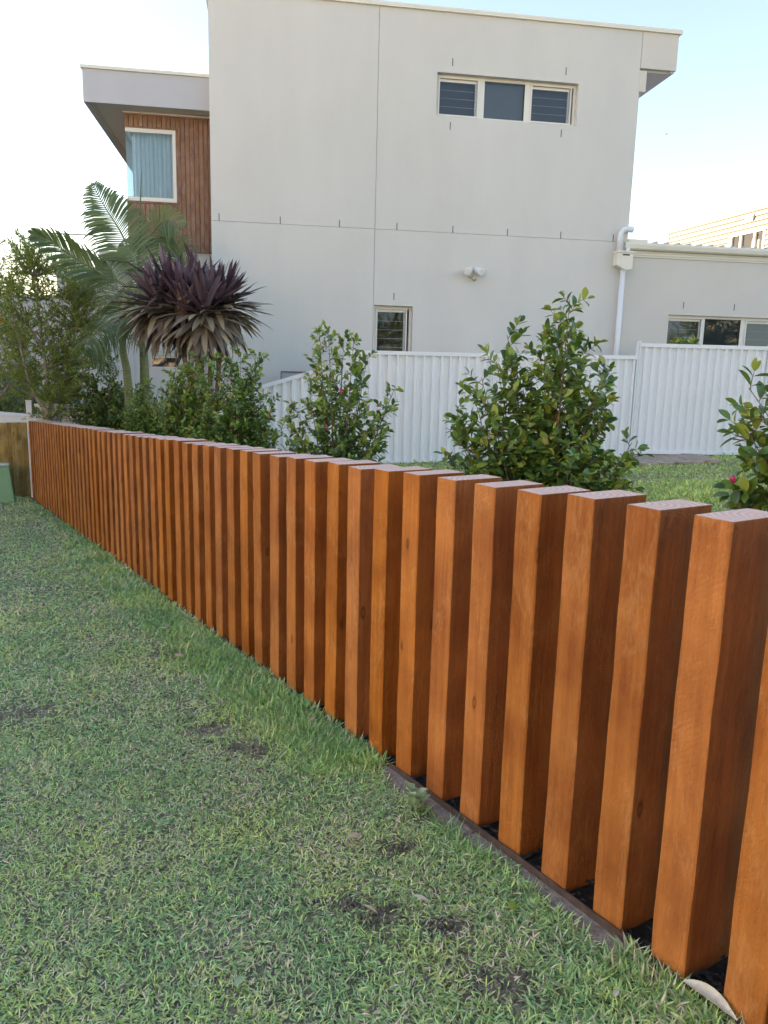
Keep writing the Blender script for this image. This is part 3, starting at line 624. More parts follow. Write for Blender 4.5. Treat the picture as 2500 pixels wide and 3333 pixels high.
# ---- galvanised planter edge behind the fence
P = onp(954, 1200, N, DW - .35); go = empty('galvanised_planter', (P[0], P[1], 0), WY)
m_ = MB(); m_.quadbox(-.19, .35, -.02, .02, -1.2, 1.33); m_.build('sheet', M['galv'], go)
m_ = MB(); m_.quadbox(-.20, .36, -.03, .03, 1.331, 1.35); m_.quadbox(-.202, -.19, -.03, .03, -1.2, 1.33); m_.build('rusty_edge', M['rust'], go)
tag(go, 'grey galvanised sheet with a rusty top edge leaning behind the sloping white fence panel', 'metal sheet')

# ---- security light
u_, z_ = wall(1536, 893); P = W * u_ + N * DW; sl = empty('security_light', (P[0], P[1], z_), WY)
m_ = MB(); m_.tube([(0, -.002, 0), (0, -.05, 0)], [.07, .06], 14); m_.build('base', M['white_light'], sl, True)
for s in (-1, 1):
    m_ = MB(); ax = np.array([s * .055, -.11, -.035]); p0 = np.array([s * .055, -.05, .06])
    m_.tube([np.array([s * .02, -.045, .03]), p0], .014, 8); m_.tube([p0 + np.array([-s * .03, .02, .02]), p0 + ax * .3, p0 + ax, p0 + ax * 1.25, p0 + ax * 1.26], [.04, .058, .062, .066, .05], 14); m_.build('lamp_head', M['white_light'], sl, True)
m_ = MB(); m_.tube([(.02, -.045, -.06), (.02, -.09, -.085)], [.03, .04], 12); m_.tube([(.01, -.045, 0), (.02, -.05, -.07)], .012, 8); m_.build('motion_sensor', M['sensor'], sl, True)
tag(sl, 'small white twin head security light with sensor on the pale house wall', 'light')

# ================================================================== NEIGHBOUR (sunlit weatherboards, right)
NA = math.radians(-14.3); nd_ = np.array([math.sin(NA), math.cos(NA), 0]); Q = np.array([9.613, 28.0, 0])
# local x runs towards the camera side (near), y points away from the facade (to the right)
nb = empty('weatherboard_house', (Q[0], Q[1], 0), math.atan2(-nd_[1], -nd_[0]))
tag(nb, 'sunlit weatherboard upper storey of a neighbouring house at the right edge', 'house')
zb = 3.0; k = 0
WN = (3.30, 4.75, 4.6, 5.62)
while zb < 6.30:
    zt = min(zb + .146, 6.33); runs = [(0.03, 9.0)]
    if zt > WN[2] + .01 and zb < WN[3] - .01: runs = [(0.03, WN[0] - .04), (WN[1] + .04, 9.0)]
    for xa, xb in runs:
        m_ = MB(); b0 = 0
        m_.v += [(xa, -.035, zb + .0), (xb, -.035, zb + .0), (xb, .012, zb + .146), (xa, .012, zb + .146), (xa, .04, zb), (xb, .04, zb), (xb, .04, zb + .146), (xa, .04, zb + .146)]
        m_.f += [(0, 3, 2, 1), (4, 5, 6, 7), (0, 1, 5, 4), (1, 2, 6, 5), (2, 3, 7, 6), (3, 0, 4, 7)]; m_.m += [0] * 6
        m_.build('weatherboard', M['boards'], nb)
    zb += .146
m_ = MB(); m_.quadbox(-.0, 9.0, .041, 7, -1, 4.58); m_.quadbox(-.0, 9.0, .041, 7, 5.63, 6.33); m_.quadbox(0, WN[0] - .03, .041, 7, 4.581, 5.629); m_.quadbox(WN[1] + .03, 9, .041, 7, 4.581, 5.629)
m_.build('house_body', M['boards'], nb)
m_ = MB(); m_.quadbox(-.03, 9.05, -.03, 7.02, 6.335, 6.42); m_.build('roof_capping', M['cream'], nb)
m_ = MB(); m_.quadbox(-.03, .028, -.02, .3, -1, 6.334); m_.build('corner_trim', M['boards'], nb)
m_ = MB()
for a_, b_ in ((WN[0] - .04, WN[0] + .03), (3.72, 3.77), (4.32, 4.37), (WN[1] - .03, WN[1] + .04)): m_.quadbox(a_, b_, -.03, .06, WN[2], WN[3])
m_.quadbox(WN[0] - .06, WN[1] + .06, -.035, .06, WN[3] + .001, WN[3] + .05); m_.quadbox(WN[0] - .04, WN[1] + .04, -.03, .06, WN[2] - .05, WN[2] - .001)
wn = m_.build('window', M['frame'], nb)
for a_, b_ in ((WN[0] + .03, 3.72), (3.77, 4.32), (4.37, WN[1] - .03)):
    g_ = MB(); g_.poly([(a_, .03, WN[2]), (b_, .03, WN[2]), (b_, .03, WN[3]), (a_, .03, WN[3])]); g_.build('pane', M['glass'], wn)
m_ = MB(); m_.quadbox(WN[0], WN[1], .5, .55, WN[2], WN[3]); m_.build('blind', M['blind'], wn)
m_ = MB(); m_.quadbox(3.95, 4.25, -.075, 0.02, 5.95, 6.13)
for q_ in range(4): m_.quadbox(3.94, 4.26, -.085, -.076, 5.97 + q_ * .04, 5.985 + q_ * .04)
m_.build('wall_vent', M['cream'], nb)

# ================================================================== FAR LEFT BUILDING WITH TERRACE
fl = empty('terrace_house', (-9.0, 24, 0), 0)
tag(fl, 'distant white rendered house with a roof terrace and thin metal railing behind the palms', 'house')
m_ = MB(); m_.quadbox(-7, 4, .2, 5, -2, 3.35); m_.quadbox(-1.0, 4, 0, 5, 3.36, 4.05); m_.build('wall', M['farwall'], fl)
m_ = MB(); m_.quadbox(.12, 1.6, .5, 3, 4.052, 4.73); m_.build('roof_box', M['farwall'], fl)
m_ = MB(); m_.quadbox(-.98, -.05, .3, .33, 4.06, 4.70); m_.build('screen_panel', M['paint_yellow'], fl)
m_ = MB()
for q_ in range(5): m_.tube([(-1.1 + .27 * q_, .22, 4.05), (-1.1 + .27 * q_, .22, 5.12 - .135 * q_)], .012, 5)
m_.tube([(-1.2, .2, 5.15), (.3, .2, 5.12)], .018, 5); m_.tube([(-1.2, .2, 5.15), (.1, .2, 4.55)], .014, 5)
m_.build('railing', M['wire'], fl)
# low glimpses
m_ = MB(); m_.quadbox(-7, 2, -.05, .19, 1.2, 1.35); m_.build('ledge', M['farwall'], fl)
for q_ in range(3):
    m_ = MB(); m_.quadbox(-4.5 + q_ * 1.6, -3.5 + q_ * 1.6, .17, .22, -.2, 1.0); m_.build('window', M['blind'], fl)

# ================================================================== FAR END OF THE FENCE
P = fpt(11.14, 0.02); P[2] = -SL * 11.14
wp = empty('white_steel_post', P, ang)
m_ = MB(); m_.quadbox(-.045, 0.0, -.02, .05, -.1, 1.42); m_.quadbox(-.05, .005, -.025, .055, 1.42, 1.435); m_.build('channel', M['whitemetal'], wp)
tag(wp, 'tall white steel post closing the far end of the stained timber fence', 'post')
P = fpt(11.2, 0.10); wf = empty('white_panel_fence', (P[0], P[1], -SL * 11.2), WY)
m_ = MB(); x = 0.05
while x < 2.6: m_.poly([(x, 0, 0), (x + .07, 0, 0), (x + .07, 0, 1.33), (x, 0, 1.33)]); m_.poly([(x + .07, 0, 0), (x + .085, .02, 0), (x + .085, .02, 1.33), (x + .07, 0, 1.33)]); m_.poly([(x + .085, .02, 0), (x + .14, 0.02, 0), (x + .14, 0.0, 1.33), (x + .085, .02, 1.33)]); x += .14
m_.build('ribbed_panel', M['whitemetal'], wf)
m_ = MB(); m_.quadbox(0.02, 2.65, -.02, .04, 1.331, 1.385); m_.build('top_rail', M['whitemetal'], wf)
tag(wf, 'white steel panel fence running right behind the far end of the timber fence', 'fence')
# white wall going left
Pa = onground(86, 1620); 
d1 = np.array([-0.85, 0.527, 0]); P = fpt(11.62, 0.42); WT = aty(60, 1347, 12.2)[2] + .62
lw = empty('white_boundary_wall', (P[0], P[1], -.62), math.atan2(d1[1], d1[0]))
m_ = MB(); m_.quadbox(0, 9, -.06, .06, -.2, WT - .041); m_.quadbox(0, 9, -.08, .08, WT - .04, WT); m_.build('panel', M['whitemetal'], lw)
tag(lw, 'smooth white boundary wall running off to the left behind the weathered timber fence', 'wall')
# weathered treated pine fence turning left
pf = empty('weathered_timber_fence', (P[0], P[1], -.6), 0)
tag(pf, 'unstained weathered treated timber sleeper fence at the far left behind the green cabinet', 'fence')
bpy.context.view_layer.update(); inv = pf.matrix_world.inverted()
pm2 = [post_mesh(40 + i, h=1.10, mats=[M['pine'], M['pine']]) for i in range(5)]
d2 = np.array([-0.72, 0.694, 0]); S0 = fpt(11.42, -0.10); ang2 = ang - .12
for k in range(22):
    P = S0 + d2 * (0.05 + k * 0.19); zg_ = -.585 - .012 * k
    mw = Matrix.Translation((P[0], P[1], zg_ + random.uniform(-.01, .01))) @ Matrix.Rotation(ang2 + random.uniform(-.03, .03), 4, 'Z')
    link('post', pm2[k % 5], pf, inv @ mw)
# green utility cabinet
P = onground(20, 1640); gc = empty('green_utility_cabinet', (P[0] - .12, P[1] - .9, P[2]), math.radians(10))
gc.location = (float(-0.5 * 0), 0, 0)
Pg = onground(57, 1633); gc.location = (Pg[0] - .03, Pg[1], Pg[2]); gc.rotation_euler = (0, 0, math.radians(24))
m_ = MB(); V8 = []
for z, i_ in ((-.05, 0), (.50, .055)): V8 += [(-.72 + i_, i_, z), (0 - i_, i_, z), (0 - i_, .30 - i_ * .5, z), (-.72 + i_, .30 - i_ * .5, z)]
m_.v += V8; m_.f += [(0, 3, 2, 1), (4, 5, 6, 7), (0, 1, 5, 4), (1, 2, 6, 5), (2, 3, 7, 6), (3, 0, 4, 7)]; m_.m += [0] * 6
bx = m_.build('cabinet', M['green'], gc); bv = bx.modifiers.new('b', 'BEVEL'); bv.width = .015; bv.segments = 2
m_ = MB(); m_.quadbox(-.67, -.05, .05, .28, .501, .53); bx = m_.build('lid', M['greentop'], gc); bv = bx.modifiers.new('b', 'BEVEL'); bv.width = .012; bv.segments = 2
tag(gc, 'squat green utility cabinet with a pale lid on the grass at the far left edge', 'cabinet')

# ================================================================== PAVING in the yard
pv = [onground(2030, 1468), onground(2215, 1470), onground(2335, 1507), onground(2075, 1520)]
cor = np.array(pv); pav = MB(); 
base = [c + np.array([0, 0, .03]) for c in cor]
pav.poly(base); po = pav.build('paving', M['concrete']); tag(po, kind='structure')
bm_ = MB(); bm_.quadbox(-.105, .105, -.052, .052, -.03, .012); bme = bm_.mesh('brick', M['paver'])
c0 = cor.mean(0); 
def inquad(p):
    s = []
    for i in range(4):
        a_ = cor[i]; b_ = cor[(i + 1) % 4]; s.append((b_[0] - a_[0]) * (p[1] - a_[1]) - (b_[1] - a_[1]) * (p[0] - a_[0]))
    return all(x < 0.02 for x in s) or all(x > -0.02 for x in s)
for i in range(-12, 13):
    for j in range(-16, 17):
        p = c0 + W * (i * .222 + (.11 if j % 2 else 0)) + N * (j * .113)
        if inquad(p):
            mw = Matrix.Translation((p[0], p[1], gzf(p[0], p[1]) + .03 + random.uniform(-.004, .008))) @ Matrix.Rotation(WY + random.uniform(-.03, .03), 4, 'Z') @ Matrix.Rotation(random.uniform(-.03, .03), 4, 'X')
            link('brick', bme, po, mw)

# ================================================================== VEGETATION
def leaf_template(kind):
    # x along the leaf 0..1, y half width, z lift ; returns verts, tri list
    if kind == 'oval': prof = [(0, 0.0), (.12, .10), (.35, .235), (.62, .26), (.85, .16), (1.0, 0.0)]
    elif kind == 'narrow': prof = [(0, 0.0), (.2, .09), (.5, .13), (.8, .08), (1.0, 0)]
    elif kind == 'small': prof = [(0, 0.0), (.35, .22), (.7, .22), (1.0, 0)]
    V = []; Fq = []
    for i, (x, w) in enumerate(prof):
        zc = -0.18 * x * x
        V += [(x, -w, zc + .30 * w), (x, 0, zc), (x, w, zc + .30 * w)]
    T = []
    for i in range(len(prof) - 1):
        a = 3 * i
        for s in (0, 1):
            p, q_, r_, t_ = a + s, a + s + 1, a + s + 4, a + s + 3
            if i == 0: T.append((a + 1, r_, t_))
            elif i == len(prof) - 2: T.append((p, q_, a + 4))
            else: T += [(p, q_, r_), (p, r_, t_)]
    return np.array(V, float), np.array(T)
LT = {k: leaf_template(k) for k in ('oval', 'narrow', 'small')}
def bez(p, c, q_, n):
    t = np.linspace(0, 1, n)[:, None]; return (1 - t) ** 2 * p + 2 * t * (1 - t) * c + t * t * q_
def unit(v): return v / (np.linalg.norm(v) + 1e-9)
def leaves_to(parent, frames, kind, mats, singles, inv):
    """frames: list of (pos, dir, normal, size, young)"""
    if not frames: return
    frames = sorted(frames, key=lambda f_: -f_[3] / np.linalg.norm(f_[0] - CAMP))
    LV, LTt = LT[kind]
    shared = []
    for y in (0, 1):
        shared.append(npmesh('leaf', LV, LTt, None, [mats[y]], True))
    for p, d, n_, s, y in frames[:singles]:
        x = unit(d); z = unit(n_ - x * (n_ @ x)); yv = np.cross(z, x)
        mw = Matrix(((x[0] * s, yv[0] * s, z[0] * s, p[0]), (x[1] * s, yv[1] * s, z[1] * s, p[1]), (x[2] * s, yv[2] * s, z[2] * s, p[2]), (0, 0, 0, 1)))
        link('leaf', shared[int(y)], parent, inv @ mw)
    for yy in (0, 1):
        rest = [f_ for f_ in frames[singles:] if int(f_[4]) == yy]
        if not rest: continue
        Pn = np.array([f_[0] for f_ in rest]); Xn = np.array([f_[1] for f_ in rest]); Nn = np.array([f_[2] for f_ in rest]); S = np.array([f_[3] for f_ in rest])[:, None, None]
        Xn /= np.linalg.norm(Xn, axis=1)[:, None] + 1e-9; Zn = Nn - Xn * (Nn * Xn).sum(1)[:, None]; Zn /= np.linalg.norm(Zn, axis=1)[:, None] + 1e-9; Yn = np.cross(Zn, Xn)
        V = Pn[:, None] + S * (LV[None, :, 0:1] * Xn[:, None] + LV[None, :, 1:2] * Yn[:, None] + LV[None, :, 2:3] * Zn[:, None])
        T = (LTt[None] + (np.arange(len(rest)) * len(LV))[:, None, None]).reshape(-1, 3)
        o = link('young_foliage' if yy else 'foliage', npmesh('foliage', V.reshape(-1, 3), T, None, [mats[yy]], True), parent, inv); o['kind'] = 'stuff'
def rvec(r): 
    v = np.array([r.gauss(0, 1), r.gauss(0, 1), r.gauss(0, 1)]); return unit(v)
def shrub(name, label, cat, base, tips, leafs, kind='oval', lm=('leaf', 'youngleaf'), twm='twig', singles=300, seed=1, start=.12, spacing=.045,
          twl=.28, leafgap=.022, trunk_r=.014, young=.10, group=None, buds=(), jitter=.12, extra=0, seeds=0, bow=.35, upw=.35):
    r = random.Random(seed); root = empty(name, base); tag(root, label, cat, group)
    bpy.context.view_layer.update(); inv_ = root.matrix_world.inverted(); base = np.array(base, float)
    frames = []; br = MB(); tk = MB()
    alltips = list(tips)
    for _ in range(extra):
        a_, b_ = r.sample(list(tips), 2); t = r.random(); q_ = a_ * t + b_ * (1 - t); q_ = base + (q_ - base) * r.uniform(.55, .95) + rvec(r) * jitter; alltips.append(q_)
    for tip in alltips:
        tip = np.array(tip, float) + np.array([0, r.uniform(-1, 1) * jitter * 1.6, 0])
        v = tip - base; L = np.linalg.norm(v); ctrl = base + np.array([v[0] * bow, v[1] * bow, v[2] * .55]) + rvec(r) * .04
        pts = bez(base, ctrl, tip, 12); rad = [max(.0016, trunk_r * (1 - i / 11.5) ** 1.1) for i in range(12)]
        tk.tube(pts, rad, 5, cap=False)
        cum = np.linspace(0, 1, 12); t = start
        while t < 1.0:
            i = min(10, int(t * 11)); f_ = t * 11 - i; p = pts[i] * (1 - f_) + pts[i + 1] * f_; tang = unit(pts[i + 1] - pts[i])
            side = rvec(r); side = unit(side - tang * (side @ tang)); d = unit(tang * upw + side * .9 + np.array([0, 0, .25]))
            l_ = twl * (1 - .72 * t) * r.uniform(.6, 1.15); l_ = max(l_, leafs * .9)
            p1 = p + d * l_ * .5 + rvec(r) * .01; p2 = p + d * l_ + np.array([0, 0, .12 * l_]) + rvec(r) * .015
            tw = bez(p, p1, p2, 4); br.tube(tw, [.0022, .0018, .0014, .0009], 3, cap=False)
            s_ = l_; m = 0; pos = l_ * .22
            while pos < l_:
                tt = pos / l_; q_ = (1 - tt) ** 2 * p + 2 * tt * (1 - tt) * p1 + tt * tt * p2; td = unit(p2 - p)
                sd = rvec(r); sd = unit(sd - td * (sd @ td))
                for sg in (1, -1):
                    dl = unit(td * r.uniform(.45, .9) + sd * sg * .8 + rvec(r) * .25 + np.array([0, 0, .05])); nn = unit(np.cross(dl, np.cross(td, dl)) + np.array([0, 0, .8]) + rvec(r) * .35)
                    yy = r.random() < young * (.3 + 2.2 * t * tt)
                    frames.append((q_.copy(), dl, nn, leafs * r.uniform(.65, 1.15), yy))
                pos += leafgap
            for _ in range(2): frames.append((p2, unit(td + rvec(r) * .5), unit(np.array([0, 0, .8]) + rvec(r) * .6), leafs * r.uniform(.6, .95), r.random() < young * 2.5 * t))
            t += spacing / L * r.uniform(.6, 1.4)
    tk2 = tk.build('stems', M[twm if trunk_r < .02 else 'bark'], root, True); tk2.matrix_basis = inv_
    b_ = br.build('twigs', M[twm], root, True); b_.matrix_basis = inv_; b_['kind'] = 'stuff'
    leaves_to(root, frames, kind, [M[lm[0]], M[lm[1]]], singles, inv_)
    for bp_ in buds:
        m_ = MB(); p = np.array(bp_); s = .010
        m_.tube([p - [0, 0, s], p - [0, 0, .6 * s], p, p + [0, 0, .7 * s], p + [0, 0, s * 1.2]], [.2 * s, .8 * s, s, .7 * s, .1 * s], 8); o = m_.build('flower_bud', M['bud'], root, True); o.matrix_basis = inv_
    if seeds:
        m_ = MB()
        for _ in range(seeds):
            c_ = r.choice(frames)[0]
            for _k in range(5):
                p = c_ + rvec(r) * .018; s = .004; m_.tube([p - [0, 0, s], p, p + [0, 0, s]], [.2 * s, s, .2 * s], 5)
        o = m_.build('seed_clusters', M['seed'], root); o.matrix_basis = inv_; o['kind'] = 'stuff'
    return root
K = 2500 / 1659
def dp(x, y, Y): return aty(x * K, y * K, Y)       # display pixels to a point at depth Y
def rowbase(a, c=1.1): P = fpt(a, c); return (P[0], P[1], gzf(P[0], P[1]) - .02)
# lilly pillies
def T(lst, Y): return [dp(x, y, Y) for x, y in lst]
shrub('lilly_pilly_shrub', 'tall glossy green shrub in front of the white steel fence, widest shrub right of centre', 'shrub', rowbase(1.65),
      T([(1222, 650), (1212, 700), (1180, 710), (1100, 722), (1120, 780), (1268, 750), (1300, 800), (1322, 830), (1300, 880), (1362, 955), (1335, 985), (1340, 1030), (1040, 815), (1020, 850), (1075, 780), (992, 892), (985, 930), (972, 980), (980, 1020), (1150, 830), (1230, 850), (1060, 900), (1270, 930), (1310, 1020)], 3.75),
      .056, seed=3, extra=10, twl=.26, young=.22, leafgap=.024, spacing=.034)
shrub('lilly_pilly_shrub', 'slender glossy shrub with magenta buds left of the small louvred window', 'shrub', rowbase(3.76),
      T([(712, 712), (690, 722), (742, 722), (765, 735), (795, 762), (672, 765), (668, 820), (785, 800), (640, 870), (622, 890), (608, 915), (605, 965), (852, 842), (838, 868), (820, 905), (795, 960), (780, 985), (700, 860), (740, 850), (640, 960), (740, 960)], 5.5),
      .056, seed=5, extra=4, twl=.22, young=.25, leafgap=.026, spacing=.042, buds=[dp(738, 842, 5.3), dp(736, 846, 5.28), dp(817, 876, 5.3), dp(706, 924, 5.2)], seeds=26)
shrub('lilly_pilly_shrub', 'large leaved dark glossy shrub with a magenta bud at the right edge', 'shrub', (1.78, 2.42, gzf(1.78, 2.42)),
      T([(1648, 840), (1640, 880), (1600, 925), (1610, 960), (1690, 850), (1592, 1092), (1605, 1040), (1620, 1060), (1640, 1000), (1730, 880), (1760, 920), (1750, 900), (1640, 1090), (1700, 1000), (1800, 950), (1655, 930)], 2.45),
      .06, seed=11, extra=12, twl=.2, young=.12, leafgap=.028, spacing=.04, buds=[dp(1583, 1034, 2.35), dp(1584, 1037, 2.35)], jitter=.06)
shrub('lilly_pilly_shrub', 'bushy glossy shrub under the right side of the purple cordyline', 'shrub', rowbase(5.62),
      T([(520, 762), (500, 780), (548, 765), (475, 775), (555, 800), (583, 862), (578, 905), (598, 945), (455, 880), (565, 970), (440, 830), (450, 940), (520, 840), (480, 860), (590, 930)], 7.05),
      .052, seed=13, extra=26, twl=.30, young=.16, leafgap=.02, spacing=.03, seeds=24, buds=[dp(584, 898, 6.9), dp(500, 930, 6.8)])
shrub('lilly_pilly_shrub', 'yellow green tipped shrub directly below the purple cordyline', 'shrub', rowbase(7.14),
      T([(420, 770), (405, 790), (385, 805), (440, 800), (352, 840), (345, 880), (455, 860), (370, 815), (400, 850), (430, 900), (360, 920)], 8.35),
      .05, seed=17, extra=26, twl=.34, young=.34, leafgap=.02, spacing=.03, seeds=22)
shrub('lilly_pilly_shrub', 'low dark shrub beneath the ringed palm trunk', 'shrub', rowbase(8.75),
      T([(300, 838), (330, 828), (275, 850), (342, 862), (350, 910), (262, 880), (310, 870), (285, 900)], 9.7),
      .048, kind='small', seed=19, extra=34, twl=.38, young=.25, leafgap=.02, spacing=.028, singles=200, start=.3)
shrub('lilly_pilly_shrub', 'dense dark green shrub right of the pale trunked tree', 'shrub', rowbase(9.95),
      T([(228, 800), (240, 780), (205, 825), (258, 835), (160, 850), (178, 805), (285, 850), (140, 880), (190, 850), (230, 850)], 10.7),
      .046, kind='small', lm=('hedgeleaf', 'youngleaf'), seed=23, extra=44, twl=.42, young=.15, leafgap=.02, spacing=.028, singles=200, start=.3)
# pale trunked tree at the far end
def branch_tree(name, label, base, limbs, tips, leafs, seed, lm=('treeleaf', 'youngleaf'), kind='narrow', nper=1.0, twl=.42, young=.1):
    r = random.Random(seed); root = empty(name, base); tag(root, label, 'tree'); bpy.context.view_layer.update(); inv_ = root.matrix_world.inverted()
    tk = MB()
    for pts, r0, r1 in limbs:
        n_ = len(pts); tk.tube(pts, [r0 + (r1 - r0) * i / (n_ - 1) for i in range(n_)], 8, cap=False)
    nodes = [p for pts, _, _ in limbs for p in pts[1:]]
    frames = []; br = MB()
    for tip in tips:
        st = min(nodes, key=lambda q_: np.linalg.norm(q_ - tip) + .8 * max(0, q_[2] - tip[2] + .1))
        v = tip - st; L = np.linalg.norm(v); pts = bez(st, st + v * .5 + np.array([0, 0, .08 * L]) + rvec(r) * .05, tip, 9); br.tube(pts, [.010 * (1 - i / 9.5) + .0018 for i in range(9)], 4, cap=False)
        t = .12
        while t < 1:
            i = min(7, int(t * 8)); f_ = t * 8 - i; p = pts[i] * (1 - f_) + pts[i + 1] * f_; tang = unit(pts[i + 1] - pts[i])
            side = rvec(r); d = unit(tang * .55 + unit(side - tang * (side @ tang)) * .8 + np.array([0, 0, .3])); l_ = twl * r.uniform(.45, 1.1) * (1 - .45 * t)
            q1 = p + d * l_ * .5; q2 = p + d * l_ + np.array([0, 0, .1 * l_]) + rvec(r) * .03; tw = bez(p, q1, q2, 4); br.tube(tw, [.003, .0024, .0016, .001], 3, cap=False)
            pos = .2 * l_
            while pos < l_:
                tt = pos / l_; q_ = (1 - tt) ** 2 * p + 2 * tt * (1 - tt) * q1 + tt * tt * q2
                for _ in range(2):
                    dl = unit(d * .8 + rvec(r) * .75 + np.array([0, 0, .1])); frames.append((q_, dl, unit(rvec(r) + np.array([0, 0, .5])), leafs * r.uniform(.6, 1.15), r.random() < young))
                pos += .024 / nper
            t += .05 / L * r.uniform(.6, 1.4) / nper
    o = tk.build('trunk', M['bark'], root, True); o.matrix_basis = inv_
    o = br.build('branches', M['bark'], root, True); o.matrix_basis = inv_; o['kind'] = 'stuff'
    leaves_to(root, frames, kind, [M[lm[0]], M[lm[1]]], 0, inv_)
    return root
YT = 11.15
b0 = aty(160, 1375, YT); gb = np.array([b0[0], b0[1], gzf(b0[0], b0[1])])
def L_(pts, Y=YT): return [aty(x, y, Y) for x, y in pts]
lim = [([gb] + L_([(160, 1368), (150, 1335)]), .05, .042),
       (L_([(150, 1335), (122, 1300), (100, 1255), (84, 1200), (70, 1140), (48, 1060), (36, 1010)]), .034, .014),
       (L_([(150, 1335), (162, 1310), (160, 1260), (150, 1200), (140, 1130), (130, 1060), (120, 980), (105, 900)]), .036, .012),
       (L_([(150, 1200), (190, 1130), (230, 1075), (250, 1010)]), .02, .008), (L_([(140, 1130), (90, 1060), (60, 960)]), .018, .008)]
tips = [dp(x, y, YT + random.uniform(-.5, .6)) for x, y in [(x_, y_) for x_ in range(10, 240, 24) for y_ in range(575, 900, 34) if (x_ - 110) ** 2 / 15500 + (y_ - 720) ** 2 / 36000 < 1] + [(60, 515), (85, 530), (40, 540), (100, 560), (130, 575), (20, 560), (55, 580), (90, 600), (150, 610), (175, 640), (120, 640), (60, 650), (190, 680), (160, 700), (100, 700), (200, 730), (225, 705), (150, 750), (40, 720), (20, 640), (80, 760), (180, 780), (130, 800), (60, 820), (210, 775), (110, 850), (170, 830), (30, 790), (5, 700), (75, 545), (140, 660), (205, 650), (230, 790)]]
branch_tree('pale_trunked_tree', 'loose leafy tree with pale forked trunk at the far end of the timber fence', gb, lim, tips, .06, 31, young=.12, nper=1.25, twl=.36)
# second looser tree further left, catching low sun
g2 = dp(-30, 900, 13.9); gb2 = np.array([g2[0], g2[1], gzf(g2[0], g2[1])])
lim = [([gb2, gb2 + [.05, 0, .9], gb2 + [0, .1, 1.7], gb2 + [.15, 0, 2.5], gb2 + [.1, 0, 3.2]], .06, .02), ([gb2 + [0, .1, 1.2], gb2 + [.5, 0, 1.8], gb2 + [.8, 0, 2.4]], .03, .012)]
tips = [dp(x, y, 13.9 + random.uniform(-.5, .6)) for x, y in [(x_, y_) for x_ in range(-110, 80, 28) for y_ in range(610, 900, 36)] + [(-10, 520), (10, 560), (-40, 560), (-80, 600), (20, 620), (45, 680), (-20, 650), (-60, 700), (30, 760), (60, 800), (90, 830), (-10, 780), (-60, 820), (10, 850), (50, 850), (-100, 760), (100, 790), (-90, 880)]]
branch_tree('backlit_tree', 'yellow green tree catching low sun at the far left edge', gb2, lim, tips, .062, 33, young=.35, twl=.42, nper=1.1)
# dark hedge behind the white wall on the left
for k, (x0, x1, yy, Yd, sd, lab) in enumerate(((-60, 60, 850, 15.2, 41, 'dark dense hedge plant above the white boundary wall at the left edge'), (50, 150, 850, 14.6, 43, 'dark dense hedge plant behind the pale forked trunk'))):
    bb = dp((x0 + x1) / 2, 900, Yd); bb = (bb[0], bb[1], gzf(bb[0], bb[1]))
    tl = [dp(x0 + (x1 - x0) * i / 6, yy - random.uniform(0, 45), Yd) for i in range(7)] + [dp(x0 + (x1 - x0) * i / 3, yy + 25, Yd - .3) for i in range(4)]
    shrub('hedge_plant', lab, 'hedge', bb, tl, .05, kind='small', lm=('hedgeleaf', 'hedgeleaf'), seed=sd, extra=16, twl=.5, leafgap=.03, spacing=.05, singles=0)
m_ = MB(); p = dp(3, 691, 12.3); s = .05; m_.tube([p - [0, 0, s], p, p + [0, 0, s]], [.3 * s, s, .3 * s], 7); o = m_.build('orange_flower', M['orange'], None, True)
tag(o, 'single orange flower among the sunlit leaves at the far left edge', 'flower')

# ---------------- palms
def frond(root, inv_, rach, leaflen, droop=.35, n=46, side=1.0, fold=.0, seed=0, w=.021, shape=None, up=(0, 0, 1)):
    r = random.Random(seed); pts = [np.array(p, float) for p in rach]
    # resample a smooth curve (Catmull-Rom)
    P_ = [pts[0]] + pts + [pts[-1]]; cur = []
    for i in range(1, len(P_) - 2):
        for t in np.linspace(0, 1, 12, endpoint=(i == len(P_) - 3)):
            a, b, c, d = P_[i - 1], P_[i], P_[i + 1], P_[i + 2]
            cur.append(.5 * ((2 * b) + (-a + c) * t + (2 * a - 5 * b + 4 * c - d) * t * t + (-a + 3 * b - 3 * c + d) * t ** 3))
    cur = np.array(cur); m_ = MB(); k_ = len(cur); m_.tube(cur, [.016 * (1 - i / k_) + .003 for i in range(k_)], 5, cap=False)
    for q_ in range(n):
        t = .14 + .86 * q_ / (n - 1); i = min(k_ - 2, int(t * (k_ - 1))); p = cur[i] + (cur[i + 1] - cur[i]) * (t * (k_ - 1) - i); tang = unit(cur[i + 1] - cur[i])
        nrm = np.array(up, float); sd = unit(np.cross(tang, nrm))
        for s in (1, -1):
            L = leaflen * (math.sin(math.pi * min(1, .18 + t * .86)) ** .55) * r.uniform(.88, 1.08)
            if t > .93: L *= .6
            d0 = unit(sd * s * side + tang * (.45 + .9 * max(0, t - .6) * 2) + nrm * fold + rvec(r) * .05)
            a = p; b = p + d0 * L * .5; c = p + d0 * L * .8 + np.array([0, 0, -droop * L * .25]); e = p + d0 * L + np.array([0, 0, -droop * L * .75])
            wd = unit(np.cross(d0, nrm + rvec(r) * .2)) * w * .5
            base_ = len(m_.v); m_.v += [tuple(a - wd * .4), tuple(a + wd * .4), tuple(b - wd), tuple(b + wd), tuple(c - wd * .7), tuple(c + wd * .7), tuple(e)]
            m_.f += [(base_, base_ + 1, base_ + 3, base_ + 2), (base_ + 2, base_ + 3, base_ + 5, base_ + 4), (base_ + 4, base_ + 5, base_ + 6)]; m_.m += [1, 1, 1]
    o = m_.build('frond', [M['palmtrunk'], M['palmleaf']], root, False); o.matrix_basis = inv_; return o
YP = 10.4
